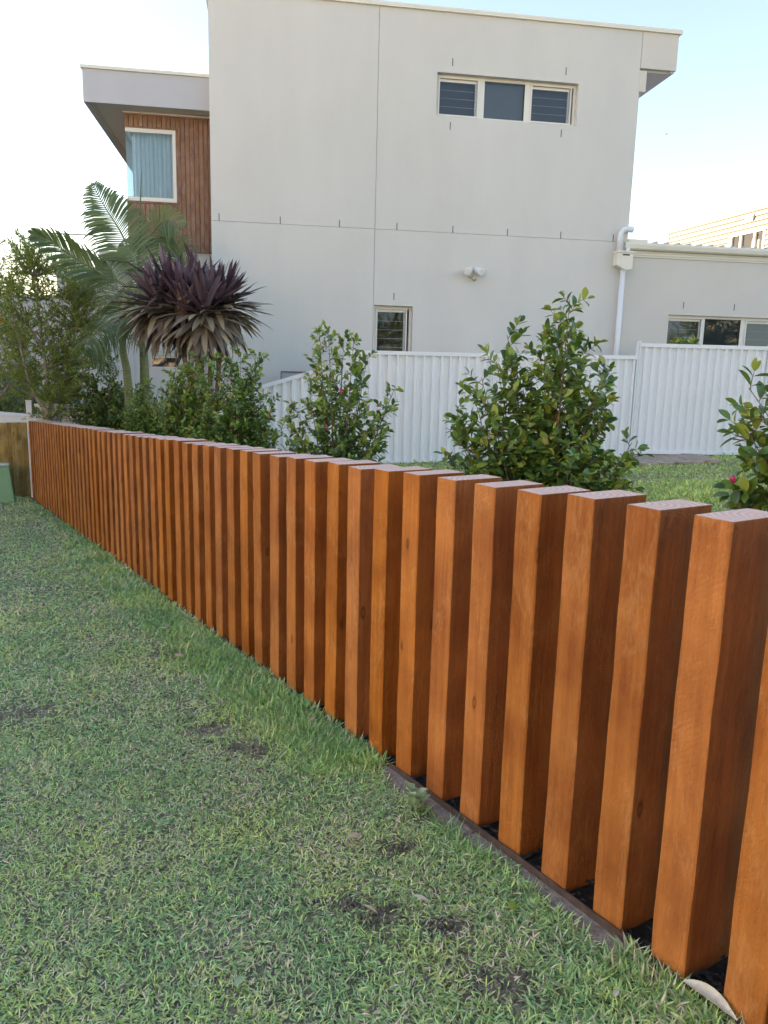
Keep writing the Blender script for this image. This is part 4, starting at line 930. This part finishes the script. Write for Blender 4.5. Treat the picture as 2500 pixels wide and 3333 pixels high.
def A_(lst, Y=YP): return [aty(x, y, Y + (dz if len(pt) > 2 else 0)) for pt in lst for x, y, dz in [tuple(pt) + ((0,) if len(pt) == 2 else ())]]
def palm(name, label, trunk, r0, r1, fronds, rings=False):
    b = trunk[0]; root = empty(name, (b[0], b[1], gzf(b[0], b[1]))); tag(root, label, 'palm'); bpy.context.view_layer.update(); inv_ = root.matrix_world.inverted()
    m_ = MB(); tr_ = [np.array([b[0], b[1], gzf(b[0], b[1])])] + trunk; n_ = len(tr_); m_.tube(tr_, [r0 + (r1 - r0) * i / (n_ - 1) for i in range(n_)], 12, cap=False)
    t_ = m_.build('trunk', M['palmtrunk'], root, True); t_.matrix_basis = inv_
    if rings:
        a, c = tr_[0], tr_[-1]
        for q_ in range(14):
            z = .5 + q_ * .11; f_ = z / (c[2] - a[2]); 
            if f_ > .8: break
            p = a + (c - a) * f_; g_ = MB(); rr = r0 + (r1 - r0) * f_ + .003; g_.tube([p, p + [0, 0, .012]], rr, 12); x = g_.build('trunk_ring', M['stick'], root, True); x.matrix_basis = inv_
    for i, fr_ in enumerate(fronds):
        frond(root, inv_, seed=i + 7 * len(name), **fr_)
    return root
CAMDIR = (0, -1, .25)
palm('palm_tree', 'green palm with tall arching fronds against the white sky', A_([(418, 1262), (412, 1200), (401, 1150), (398, 1100), (402, 1020), (415, 930)]), .06, .035, [
    dict(rach=A_([(415, 930), (440, 870), (395, 760), (345, 680), (292, 585, .1)]), leaflen=.50, droop=.3, n=54, up=CAMDIR, w=.030),
    dict(rach=A_([(415, 930), (350, 900), (260, 850, -.2), (170, 790, -.5), (98, 762, -.7)]), leaflen=.42, droop=.2, n=50, side=.35, up=CAMDIR, fold=0, w=.028),
    dict(rach=A_([(405, 1040), (380, 930), (362, 870), (345, 830, .3)]), leaflen=.46, droop=.6, n=40, up=CAMDIR),
    dict(rach=A_([(400, 1110), (372, 1060, -.2), (330, 1060, -.4), (290, 1110, -.6), (275, 1150, -.7)]), leaflen=.42, droop=1.1, n=40, up=(0, -.3, 1)),
    dict(rach=A_([(400, 1110), (430, 1040, -.2), (455, 1050, -.3), (480, 1110, -.4)]), leaflen=.42, droop=1.0, n=34, up=(0, -.3, 1)),
    dict(rach=A_([(402, 1100), (370, 1090, .2), (340, 1130, .3), (345, 1190, .3)]), leaflen=.36, droop=1.1, n=30, up=(0, -.5, 1)),
    dict(rach=A_([(410, 1000), (350, 960, .4), (310, 930, .5), (270, 960, .6)]), leaflen=.40, droop=.9, n=34, up=(0, -.4, 1))])
palm('palm_tree', 'ringed trunk palm with drooping fronds in front of the timber cladding', A_([(472, 1270), (470, 1200), (466, 1120), (462, 1000), (458, 880)], 10.9), .075, .04, [
    dict(rach=A_([(458, 880), (475, 800), (510, 740), (550, 715, -.2), (600, 745, -.4)], 10.9), leaflen=.40, droop=.5, n=42, up=CAMDIR),
    dict(rach=A_([(458, 900), (510, 850), (550, 810), (590, 815), (620, 860)], 10.9), leaflen=.40, droop=.6, n=40, up=CAMDIR),
    dict(rach=A_([(458, 900), (430, 980), (400, 1010, -.3), (380, 1080, -.5)], 10.9), leaflen=.42, droop=.7, n=40, up=CAMDIR),
    dict(rach=A_([(455, 880), (440, 830, .3), (420, 800, .5), (390, 790, .8)], 10.9), leaflen=.38, droop=.5, n=34, up=CAMDIR),
    dict(rach=A_([(458, 890), (470, 940, -.3), (440, 1000, -.5), (430, 1060, -.6)], 10.9), leaflen=.36, droop=.7, n=30, up=(0, -.5, 1))], rings=True)
# new spear leaf
pr = bpy.data.objects['palm_tree.001'] if 'palm_tree.001' in bpy.data.objects else None
bpy.context.view_layer.update()
if pr:
    m_ = MB(); m_.tube(A_([(452, 880), (453, 790), (456, 690), (460, 558)], 10.9), [.022, .018, .012, .003], 6); o = m_.build('spear_leaf', M['palmleaf'], pr, True); o.matrix_basis = pr.matrix_world.inverted()

# ---------------- cordyline
cc = aty(612, 985, 9.1); croot = empty('purple_cordyline', (cc[0] + .12, cc[1], gzf(cc[0], cc[1]))); tag(croot, 'big round headed cordyline with purple upright leaves and brown drooping skirt', 'plant')
bpy.context.view_layer.update(); cinv = croot.matrix_world.inverted()
def strap_mesh(bend, w, fold, seed, m, twist=0.0):
    n_ = 7; V = []; Fc = []; r = random.Random(seed); ang_ = 0.0; x = z = 0.0
    for i in range(n_ + 1):
        t = i / n_; ww = w * (math.sin(math.pi * min(1, .12 + t * .88)) ** .6) * (1 if t < 1 else 0) * .5
        tw_ = twist * t * t; c_, s_ = math.cos(tw_), math.sin(tw_)
        for sg, lift in ((-1, fold), (0, 0), (1, fold)):
            yy = sg * ww; zz = lift * ww; V.append((x, yy * c_ - zz * s_, z + yy * s_ + zz * c_))
        ang_ -= bend / n_ * (0.4 + 1.2 * t); x += math.cos(ang_) / n_; z += math.sin(ang_) / n_
    for i in range(n_):
        a = 3 * i
        for s in (0, 1): Fc.append((a + s, a + s + 1, a + s + 4, a + s + 3))
    me = bpy.data.meshes.new('leaf'); me.from_pydata(V, [], Fc); me.materials.append(m); me.polygons.foreach_set('use_smooth', [True] * len(me.polygons)); me.update(); return me
up_m = [strap_mesh(b, .085, .5, i, M['cordup'], tw) for i, (b, tw) in enumerate(((0.03, 0), (.10, .2), (.18, -.2), (.05, .3), (.25, 0)))]
dn_m = [strap_mesh(b, .105, .35, 20 + i, M['corddown'], tw) for i, (b, tw) in enumerate(((.15, 0), (.3, .3), (.45, -.3), (.25, .5), (.6, .2), (.1, -.4)))]
r = random.Random(77)
cnt = 0; overflow = []
def place_leaf(p, d, s, me):
    global cnt
    x = unit(d); upv = np.array([0, 0, 1.0]) + rvec(r) * .25; y = np.cross(upv, x)
    if np.linalg.norm(y) < .1: y = np.cross([1.0, 0, 0], x)
    y = unit(y); z = np.cross(x, y); sw = r.uniform(.75, 1.05)
    mw = Matrix(((x[0] * s, y[0] * sw * .75, z[0] * s, p[0]), (x[1] * s, y[1] * sw * .75, z[1] * s, p[1]), (x[2] * s, y[2] * sw * .75, z[2] * s, p[2]), (0, 0, 0, 1)))
    vis = p[1] + d[1] * s * .5
    overflow.append((vis, mw, me))
heads = [(aty(604, 1015, 9.05), 1.0, 0), (aty(520, 1000, 9.2), .95, -.45), (aty(700, 1000, 9.2), .95, .4), (aty(640, 950, 9.4), .8, .1), (aty(730, 1000, 9.4), .65, .5), (aty(560, 955, 9.35), .8, -.3), (aty(665, 1025, 8.95), .7, .25)]
for hp, hs_, bias in heads:
    for i in range(int(64 * hs_)):
        el = math.radians(r.uniform(4, 88)); az = r.uniform(0, 2 * math.pi); d = unit(np.array([math.cos(el) * math.cos(az) + bias * .6, math.cos(el) * math.sin(az) - .1, math.sin(el)]))
        place_leaf(hp + d * .05, d, r.uniform(.36, .57), r.choice(up_m))
    for i in range(int(84 * hs_)):
        el = math.radians(r.uniform(-72, 12)); az = r.uniform(0, 2 * math.pi); d = unit(np.array([math.cos(el) * math.cos(az) + bias * .5, math.cos(el) * math.sin(az) - .25, math.sin(el)]))
        place_leaf(hp + d * .06, d, r.uniform(.42, .62), r.choice(dn_m))
overflow.sort(key=lambda q_: q_[0])
for vis, mw, me in overflow[:300]: link('leaf', me, croot, cinv @ mw)
m_ = MB()
for vis, mw, me in overflow[300:]:
    b = len(m_.v); mi = 0 if me in up_m else 1
    for v in me.vertices: m_.v.append(tuple(mw @ v.co))
    for p_ in me.polygons: m_.f.append(tuple(b + i for i in p_.vertices)); m_.m.append(mi)
o = m_.build('rear_leaves', [M['cordup'], M['corddown']], croot, True); o.matrix_basis = cinv; o['kind'] = 'stuff'
for k, (x0, x1) in enumerate(((628, 610), (655, 545), (676, 690), (690, 735), (664, 640))):
    a = aty(x0, 1330, 9.2 + .04 * k); top = aty(x1, 1000, 9.2 + .03 * k); a[2] = gzf(a[0], a[1]); mid = aty(x0 + 4, 1200, 9.2); m_ = MB(); m_.tube(bez(a, mid + (a - mid) * .2, top, 8), [.035, .032, .03, .03, .028, .028, .026, .026], 7, cap=False)
    o = m_.build('stem', M['bark'] if k == 1 else M['cordstem'], croot, True); o.matrix_basis = cinv
m_ = MB()
for _ in range(26):
    p = cc + np.array([r.uniform(-.04, .06), -.32 + r.uniform(-.05, .05), r.uniform(-.05, .12)]); q_ = p + np.array([r.uniform(-.06, .06), r.uniform(-.04, .04), -r.uniform(.15, .4)])
    m_.tube(bez(p, (p + q_) / 2 + rvec(r) * .06, q_, 6), .0022, 3, cap=False)
o = m_.build('old_flower_stalks', M['cordstem'], croot); o.matrix_basis = cinv; o['kind'] = 'stuff'

# strappy plants under the palms
def strap_plant(px, py, Y, n_, s, label, grp=None):
    b = aty(px, py, Y); b[2] = gzf(b[0], b[1]) if s > .5 else b[2]; root = empty('strap_leaf_plant', b); tag(root, label, 'plant', grp); rr = random.Random(int(px))
    for i in range(n_):
        az = rr.uniform(0, 6.28); el = math.radians(rr.uniform(50, 86)); d = np.array([math.cos(el) * math.cos(az), math.cos(el) * math.sin(az), math.sin(el)])
        x = unit(d); y = unit(np.cross([0, 0, 1.0], x)); z = np.cross(x, y); L = s * rr.uniform(.7, 1.05)
        mw = Matrix(((x[0] * L, y[0] * .6, z[0] * L, 0), (x[1] * L, y[1] * .6, z[1] * L, 0), (x[2] * L, y[2] * .6, z[2] * L, 0), (0, 0, 0, 1)))
        link('leaf', strapm[i % 3], root, mw)
strapm = [strap_mesh(b_, .06, .4, 60 + i, M['strap']) for i, b_ in enumerate((.1, .35, .7))]
strap_plant(440, 1290, 11.2, 22, 1.55, 'dark strappy plant between the two palm trunks')
strap_plant(500, 1300, 11.4, 16, 1.4, 'dark strappy plant right of the ringed palm trunk')
# small succulents on the sill behind the fence
for k, (px, lab) in enumerate(((2195, 'small yellow green plant tip poking above the fence at the left window'), (2222, 'tiny green plant tip in the middle below the left window'), (2256, 'small bright plant tip poking above the fence by the window mullion'))):
    b = aty(px, 1117, 13.4); root = empty('window_plant', (b[0], b[1], b[2] - .9)); tag(root, lab, 'plant'); bpy.context.view_layer.update(); inv_ = root.matrix_world.inverted(); rr = random.Random(px); fr_ = []
    for i in range(26):
        d = unit(rvec(rr) + np.array([0, 0, .7])); fr_.append((b + rvec(rr) * .02, d, unit(rvec(rr) + np.array([0, 0, 1])), rr.uniform(.06, .11) * (1.2 if k != 1 else .9), rr.random() < .6))
    m_ = MB(); m_.tube([np.array([b[0], b[1], b[2] - .9]), b], .008, 5); o = m_.build('stem', M['twig'], root); o.matrix_basis = inv_
    leaves_to(root, fr_, 'oval', [M['leaf'], M['youngleaf']], 0, inv_)

# ================================================================== GRASS
def fence_ac(x, y):
    dx = x - P0[0]; dy = y - P0[1]; return -(dx * FD[0] + dy * FD[1]), dx * FP[0] + dy * FP[1]
bare = [(545, 2130, .12), (40, 2328, .15), (690, 2380, .11), (820, 2440, .09), (1250, 2985, .07), (1440, 2660, .12), (1600, 3180, .09), (1160, 2950, .05), (1290, 2760, .06), (350, 1745, .10), (1440, 3020, .06)]
barep = [(onground(x, y), r_) for x, y, r_ in bare]
def grass(name, xr, yr, dens, keep, hscale, m, d0, wsc=1.0, seed=1, view=True):
    g = np.random.default_rng(seed); area = (xr[1] - xr[0]) * (yr[1] - yr[0]); n_ = int(area * dens)
    x = g.uniform(*xr, n_); y = g.uniform(*yr, n_); dist = np.hypot(x, y)
    p = np.minimum(1, (d0 / dist) ** 1.7); k = g.random(n_) < p
    if view:
        inv_ = (x > -.62 * y - .45) & (x < .58 * y + .9); k &= inv_ | ((x > -1.1 * y - 1.8) & (g.random(n_) < .6))
    x, y, dist = x[k], y[k], dist[k]
    a, c = fence_ac(x, y); kk, hs, flat = keep(x, y, a, c, g)
    x, y, dist, hs, flat = x[kk], y[kk], dist[kk], hs[kk], flat[kk]; n_ = len(x); z = gz(x, y)
    L = g.uniform(.020, .046, n_) * hs * hscale; far = np.maximum(1, (dist / d0)) ** .75; wd = g.uniform(.0022, .0042, n_) * far * wsc * np.sqrt(np.clip(hs, .6, 1.6)); L = L * np.minimum(far, 2.2) ** .35
    az = g.uniform(0, 2 * np.pi, n_); lean = np.clip(g.normal(1.02, .38, n_) + .35 * flat, .1, 1.52)
    lean2 = np.clip(lean + g.uniform(-.1, .42, n_), .1, 1.7)
    dx, dy = np.cos(az), np.sin(az)
    b = np.stack([x, y, z - .003], -1); b[:, 2] += g.uniform(0, .012, n_) * (1 - .5 * flat)
    h = np.stack([dx * np.sin(lean), dy * np.sin(lean), np.cos(lean)], -1); h2 = np.stack([dx * np.sin(lean2), dy * np.sin(lean2), np.cos(lean2)], -1)
    mid = b + h * (L * .5)[:, None]; tip = mid + h2 * (L * .5)[:, None]
    roll = g.uniform(-.9, .9, n_); sx = np.stack([-dy * np.cos(roll), dx * np.cos(roll), np.sin(roll)], -1) * (wd * .5)[:, None]
    V = np.stack([b - sx * .8, b + sx * .8, mid + sx, mid - sx, tip], 1); V[..., 2] = np.maximum(V[..., 2], (z - .002)[:, None])
    i0 = np.arange(n_)[:, None] * 5
    q4 = i0 + np.array([[0, 1, 2, 3]]); t3 = i0 + np.array([[3, 2, 4]])
    me = npmesh(name, V.reshape(-1, 3), t3, q4, [m], True); o = link(name, me); o['kind'] = 'stuff'; print(name, n_, 'blades'); return o
def smooth_noise(x, y, seed, sc_):
    g = np.random.default_rng(seed); s = np.zeros_like(x)
    for _ in range(7):
        k_ = g.normal(0, 1, 2) * sc_; s += np.sin(k_[0] * x + k_[1] * y + g.uniform(0, 6.28))
    return s / 2.6
def keep_front(x, y, a, c, g):
    wig = .025 * smooth_noise(x, y, 5, 9)
    exposed = ((a > .06) & (a < 1.25)) | (a > 6.2)
    edge = np.where(exposed, -.056 + 1.3 * wig, -.002 + wig * .4)
    edge = np.where((a > 1.25) & (a < 5.6), -.012 + wig * .5, edge)
    k = (c < edge) & (a < 13.2)
    bf = np.zeros_like(x)
    for P, r_ in barep:
        d = np.hypot((x - P[0]) / 1.5, y - P[1]) / (r_ * .72) + .45 * smooth_noise(x, y, 31, 26); bf = np.maximum(bf, np.clip(1.25 - d, 0, 1))
    nz = smooth_noise(x, y, 9, 3.2); thin = np.clip(.30 + .22 * nz, 0, .75) * .6
    thin = thin * np.where(c > -.3, .3, 1)
    # near patch by the bare edge is thin too
    pr_ = np.clip(thin + bf * .8, 0, .86); k &= g.random(len(x)) > pr_
    near = np.exp(-np.clip(-c - .02, 0, 9) / .16) * np.where(exposed, .15, 1)
    hs = .85 + .10 * smooth_noise(x, y, 11, 2.5) + .75 * near - .25 * bf
    return k, np.clip(hs, .35, 1.8), np.clip(.7 - near + .3 * bf, 0, 1)
def keep_thatch(x, y, a, c, g):
    k, hs, fl = keep_front(x, y, a, c, g); k = (c < -.03) & (g.random(len(x)) < .55)
    return k, np.full(len(x), .8), np.full(len(x), 1.6)
M['thatch'] = leafmat('dry_thatch', (0.34, 0.29, 0.20), (0.62, 0.54, 0.40), (0.75, 0.68, 0.54), rough=.7, transl=.1)
grass('dry_thatch', (-8.5, 2.2), (.7, 9), 3200, keep_thatch, .8, M['thatch'], 2.7, seed=12, wsc=.8)
mb = MB(); rr = random.Random(4)
for P, r_ in barep:
    for _ in range(70):
        th = rr.uniform(0, 6.28); q_ = rr.random() ** .6 * r_; p = np.array([P[0] + math.cos(th) * q_ * 1.4, P[1] + math.sin(th) * q_, 0]); p[2] = gzf(p[0], p[1]) + .002; s_ = rr.uniform(.002, .008)
        mb.tube([p - [0, 0, s_], p + [rr.uniform(-s_, s_) * .3, 0, 0], p + [0, 0, s_ * .8]], [s_ * .9, s_, s_ * .4], 5)
tag(mb.build('soil_crumbs', M['soil']), kind='stuff')
def keep_edge(x, y, a, c, g):
    wig = .05 * smooth_noise(x, y, 41, 6)
    wd_ = np.where((a > 1.3) & (a < 6.0), .34, .10)
    k = (c < -.012) & (c > -.02 - wd_ + wig) & (a > -1) & (a < 11) & ~((a > .06) & (a < 1.25) & (c > -.07)) & (g.random(len(x)) < .75 * np.exp(-np.clip(-c - .02, 0, 9) / (wd_ * .55)) + .05)
    return k, .95 + .3 * smooth_noise(x, y, 43, 8), np.full(len(x), -.5)
M['edgegrass'] = grassmat('long_edge_grass', [(0.14, 0.36, 0.14), (0.22, 0.44, 0.16), (0.36, 0.53, 0.17)], (0.66, 0.58, 0.42), 0.03)
grass('edge_grass', (-6.5, 2.4), (.5, 12), 26000, keep_edge, 1.1, M['edgegrass'], 2.7, seed=15, wsc=1.25)
grass('lawn_grass', (-8.5, 2.2), (.3, 13.5), 30000, keep_front, .82, M['grass'], 2.7, seed=3, wsc=1.25)
def keep_back(x, y, a, c, g):
    d = x * N[0] + y * N[1]; k = (c > .42) & (d < DF - .06)
    pp = cor
    inside = np.ones(len(x), bool)
    for sgn in (1, -1):
        ins = np.ones(len(x), bool)
        for i in range(4):
            a_ = pp[i]; b_ = pp[(i + 1) % 4]; ins &= sgn * ((b_[0] - a_[0]) * (y - a_[1]) - (b_[1] - a_[1]) * (x - a_[0])) > 0
        k &= ~ins
    nz = smooth_noise(x, y, 21, 1.6); k &= g.random(len(x)) > .12
    tuft = np.exp(-((x - pt1[0]) ** 2 / .35 + (y - pt1[1]) ** 2 / .12)) + np.exp(-((x - pt2[0]) ** 2 / .3 + (y - pt2[1]) ** 2 / .1))
    edge = np.exp(-np.clip(DF - .06 - d, 0, 9) / .12)
    return k, np.clip(.9 + .2 * nz + 1.1 * tuft + .9 * edge * (g.random(len(x)) < .5), .5, 2.6), np.clip(.4 - tuft, 0, 1)
pt1 = onground(2290, 1583); pt2 = onground(2360, 1620)
grass('yard_grass', (-4.5, 9.5), (2.5, 14.2), 3600, keep_back, 1.25, M['grassback'], 6.0, seed=8, wsc=2.0)

# ================================================================== REST OF THE STREET (partly in window reflections; placed to block and bounce light)
def plain_house(name, label, x0, x1, y0, y1, z1, wins, zb=-1.5, gable=0.0, flip=1, rz=0.0):
    root = empty(name, ((x0 + x1) / 2, (y0 + y1) / 2, zb), rz); tag(root, label, 'house'); hx, hy, h = (x1 - x0) / 2, (y1 - y0) / 2, z1 - zb
    m_ = MB(); m_.quadbox(-hx, hx, -hy, hy, 0, h); m_.build('wall', M['oppwall'], root)
    m_ = MB()
    if gable: m_.v += [(-hx - .5, -hy - .5, h + .01), (hx + .5, -hy - .5, h + .01), (hx + .5, hy + .5, h + .01), (-hx - .5, hy + .5, h + .01), (-hx * .5, 0, h + gable), (hx * .5, 0, h + gable)]; m_.f += [(0, 3, 2, 1), (0, 1, 5, 4), (2, 3, 4, 5), (1, 2, 5), (3, 0, 4)]; m_.m += [0] * 5
    else: m_.quadbox(-hx - .4, hx + .4, -hy - .4, hy + .4, h + .01, h + .35)
    m_.build('roof', M['roof'], root)
    for wx, wz, ww, wh in wins:
        m_ = MB(); m_.quadbox(wx - ww / 2, wx + ww / 2, flip * (hy + .001), flip * (hy + .05), wz, wz + wh); w_ = m_.build('window', M['frame'], root)
        m_ = MB(); m_.quadbox(wx - ww / 2 + .07, wx + ww / 2 - .07, flip * (hy + .051), flip * (hy + .06), wz + .07, wz + wh - .07); m_.build('pane', M['blind'], w_)
plain_house('opposite_house', 'two storey rendered house across the street behind the camera', -13, 1, -25, -15, 7.2, [(-4, 1.2, 2, 1.4), (2, 1.2, 2, 1.4), (-4, 4.6, 2, 1.4), (3, 4.6, 2.4, 1.4)], rz=.5)
plain_house('opposite_house', 'wide two storey rendered house across the street behind the camera to the left', -36, -20, -24, -14, 7.2, [(-5, 1.2, 2, 1.4), (2, 1.2, 2, 1.4), (-4, 4.6, 2, 1.4), (3, 4.6, 2.4, 1.4)], rz=.35)
plain_house('opposite_house', 'single storey house with hipped roof across the street behind the camera', 6, 20, -28, -18, 3.4, [(-3, 1.2, 2, 1.4), (3, 1.2, 2, 1.4)], gable=2.4)
plain_house('added_shade_house', 'added two storey house out of view past the left edge, keeping sun off the lawn', -27, -12, -2, 9.8, 3.9, [(-3, 1.2, 2, 1.4), (3, 4.2, 2, 1.4)], flip=-1)  # out of view, added to keep the sun off lawn and fence
plain_house('added_shade_house', 'added tall rendered house out of view further back at left, shading wing and plants', -31, -14.3, 10.6, 26.5, 8.6, [(-3, 1.2, 2, 1.4), (3, 5.2, 2, 1.4)], flip=-1)  # out of view, added to shade the left wing, palms and cordyline
for k, (x_, y_, h_, lab) in enumerate(((7.6, -7.5, 6.0, 'dense street tree behind the camera to the right'), (15.5, 3.0, 4.6, 'dense garden tree at the right end of the yard'), (3.2, -9.5, 6.5, 'dense tree added straight behind the camera to darken the post sides'), (4.5, -4.3, 6.6, 'dense tree added just behind the camera at right to block the sky'))):  # unseen trees, some added to keep sky light off the post sides
    rr = random.Random(90 + k); b_ = np.array([x_, y_, gzf(x_, y_)]); lim_ = [([b_, b_ + [0, .1, h_ * .35], b_ + [.2, 0, h_ * .6], b_ + [.1, .1, h_ * .8]], .14, .05)]
    tp = []
    for _ in range(70):
        v_ = rvec(rr) * rr.uniform(.6, 1) ; tp.append(b_ + np.array([v_[0] * h_ * .33, v_[1] * h_ * .33, h_ * .64 + v_[2] * h_ * .36]))
    branch_tree('unseen_tree' if k != 1 else 'garden_tree', lab, b_, lim_, tp, .11, 95 + k, nper=.55, twl=.7, lm=('hedgeleaf', 'youngleaf'), kind='small', young=.05)

# ================================================================== SMALL THINGS ON THE LAWN
def curled_leaf(name, label, px, py, L, Wd, az, m, curl=.9, lift=.01, cat='leaf'):
    P = onground(px, py, .012); n_ = 8; k_ = 6; b_ = MB(); V = []
    for i in range(n_ + 1):
        t = i / n_; w = Wd * (math.sin(math.pi * min(.985, .03 + t)) ** .7) * .5; z = .008 * math.sin(t * 3.1) * (L / .12)
        for j in range(k_ + 1):
            s = j / k_ * 2 - 1; a = s * curl; V.append(((t - .5) * L, math.sin(a) / max(curl, .1) * w, (1 - math.cos(a)) * w * .9 + z))
    b_.v = V
    for i in range(n_):
        for j in range(k_): q_ = i * (k_ + 1) + j; b_.f.append((q_, q_ + 1, q_ + k_ + 2, q_ + k_ + 1)); b_.m.append(0)
    o = b_.build(name, M[m], None, True, (P[0], P[1], P[2] + lift + .012)); o.rotation_euler = (random.uniform(-.25, .25), random.uniform(-.2, .2), az); tag(o, label, cat); return o
curled_leaf('fallen_leaf', 'long pale curled dry leaf at the foot of the nearest timber post, bottom right', 2306, 3283, .135, .046, -.95, 'paleleaf', 1.3, .022)
curled_leaf('fallen_leaf', 'small tan dry leaf on thin grass left of the grey concrete strip', 1155, 2738, .052, .034, .3, 'deadleaf', .7, .016)
curled_leaf('fallen_leaf', 'small curled beige leaf in taller grass near the post feet', 1018, 2360, .04, .018, .9, 'deadleaf', 1.0, .03)
curled_leaf('fallen_leaf', 'yellowish dry leaf beside the round bare patch', 585, 2145, .055, .035, .5, 'deadleaf', .6, .02)
curled_leaf('fallen_leaf', 'white papery leaf in the grass just beyond the round bare patch', 533, 2055, .055, .016, .15, 'paleleaf', .8, .02)
curled_leaf('fallen_leaf', 'thin orange brown leaf far up the lawn', 178, 1782, .08, .025, -.1, 'deadleaf', .7, .02)
curled_leaf('fallen_leaf', 'tiny brown leaf on the left lawn near the left edge', 112, 2086, .05, .02, .1, 'deadleaf', .7, .02)
curled_leaf('fallen_leaf', 'narrow straw coloured leaf in the lower middle grass', 1205, 2980, .045, .012, -.5, 'deadleaf', .8, .02)
curled_leaf('fallen_leaf', 'grey bleached leaf fragment right of the lower bare patch', 1370, 2945, .045, .016, -.4, 'paleleaf', .5, .02)
curled_leaf('fallen_leaf', 'small rosy brown leaf beside the pale green weed', 1253, 2558, .03, .018, .3, 'deadleaf', .7, .02)
curled_leaf('fallen_leaf', 'pale oval leaf in the bottom right grass left of the long curled leaf', 2002, 3268, .03, .014, 1.1, 'paleleaf', .6, .03)
curled_leaf('green_leaf', 'pointed yellow green leaf standing in the grass at the bottom', 776, 3228, .04, .018, 1.4, 'weed', .6, .03)
curled_leaf('green_leaf', 'single round green leaf lying on the grey concrete strip', 1668, 2962, .03, .022, .2, 'youngleaf', .5, .012)
P = onground(424, 1851, .02); m_ = MB(); m_.tube([(-.075, 0, .01), (-.02, .004, .016), (.075, 0, .03)], [.011, .012, .011], 8); o = m_.build('stick', M['stick'], None, True, (P[0], P[1], P[2] + .01)); o.rotation_euler = (0, 0, .2); tag(o, 'short whitish stick poking out at the foot of the timber fence', 'stick')
# pale weed
P = onground(1345, 2640, .0); wd_ = empty('weed', (P[0], P[1], P[2])); tag(wd_, 'pale green broad leaved weed by the near end of the brown edging', 'weed'); rr = random.Random(5)
def weed_leaf(seed):
    r_ = random.Random(seed); n_ = 9; V = []; Fc = []
    for i in range(n_ + 1):
        t = i / n_; w = .30 * (math.sin(math.pi * min(1, .05 + t * .95)) ** .8) * (1.25 if i % 2 else .72) * (0 if i == n_ else 1)
        z = .25 * math.sin(t * 2.4); V += [(t, -w, z + .08), (t, 0, z), (t, w, z + .08)]
    for i in range(n_):
        for s in (0, 1): q_ = 3 * i + s; Fc.append((q_, q_ + 1, q_ + 4, q_ + 3))
    me = bpy.data.meshes.new('leaf'); me.from_pydata(V, [], Fc); me.materials.append(M['weed']); me.update(); return me
wl = [weed_leaf(1), weed_leaf(2)]
for i in range(9):
    az = i * 2.4; el = rr.uniform(.45, 1.1); s = rr.uniform(.07, .105); link('leaf', wl[i % 2], wd_, Matrix.Rotation(az, 4, 'Z') @ Matrix.Rotation(-el, 4, 'Y') @ Matrix.Scale(s, 4))
# two far birds
for k, (px, py) in enumerate(((2168, 437), (2208, 460))):
    p = aty(px, py, 60); m_ = MB(); m_.tube([(-.1, 0, 0), (0, 0, .01), (.1, 0, 0)], [.01, .03, .01], 6); m_.poly([(0, -.02, 0), (.03, -.16, .05), (-.04, -.14, .05), (-.05, 0, 0)]); m_.poly([(0, .02, 0), (-.05, 0, 0), (-.04, .14, .05), (.03, .16, .05)])
    o = m_.build('bird', M['wire'], None, False, p); o.rotation_euler = (0, 0, .6 + k); tag(o, ('higher left' if k == 0 else 'lower right') + ' of two tiny dark birds in the blue sky right of the house', 'bird', 'birds far off in the sky')
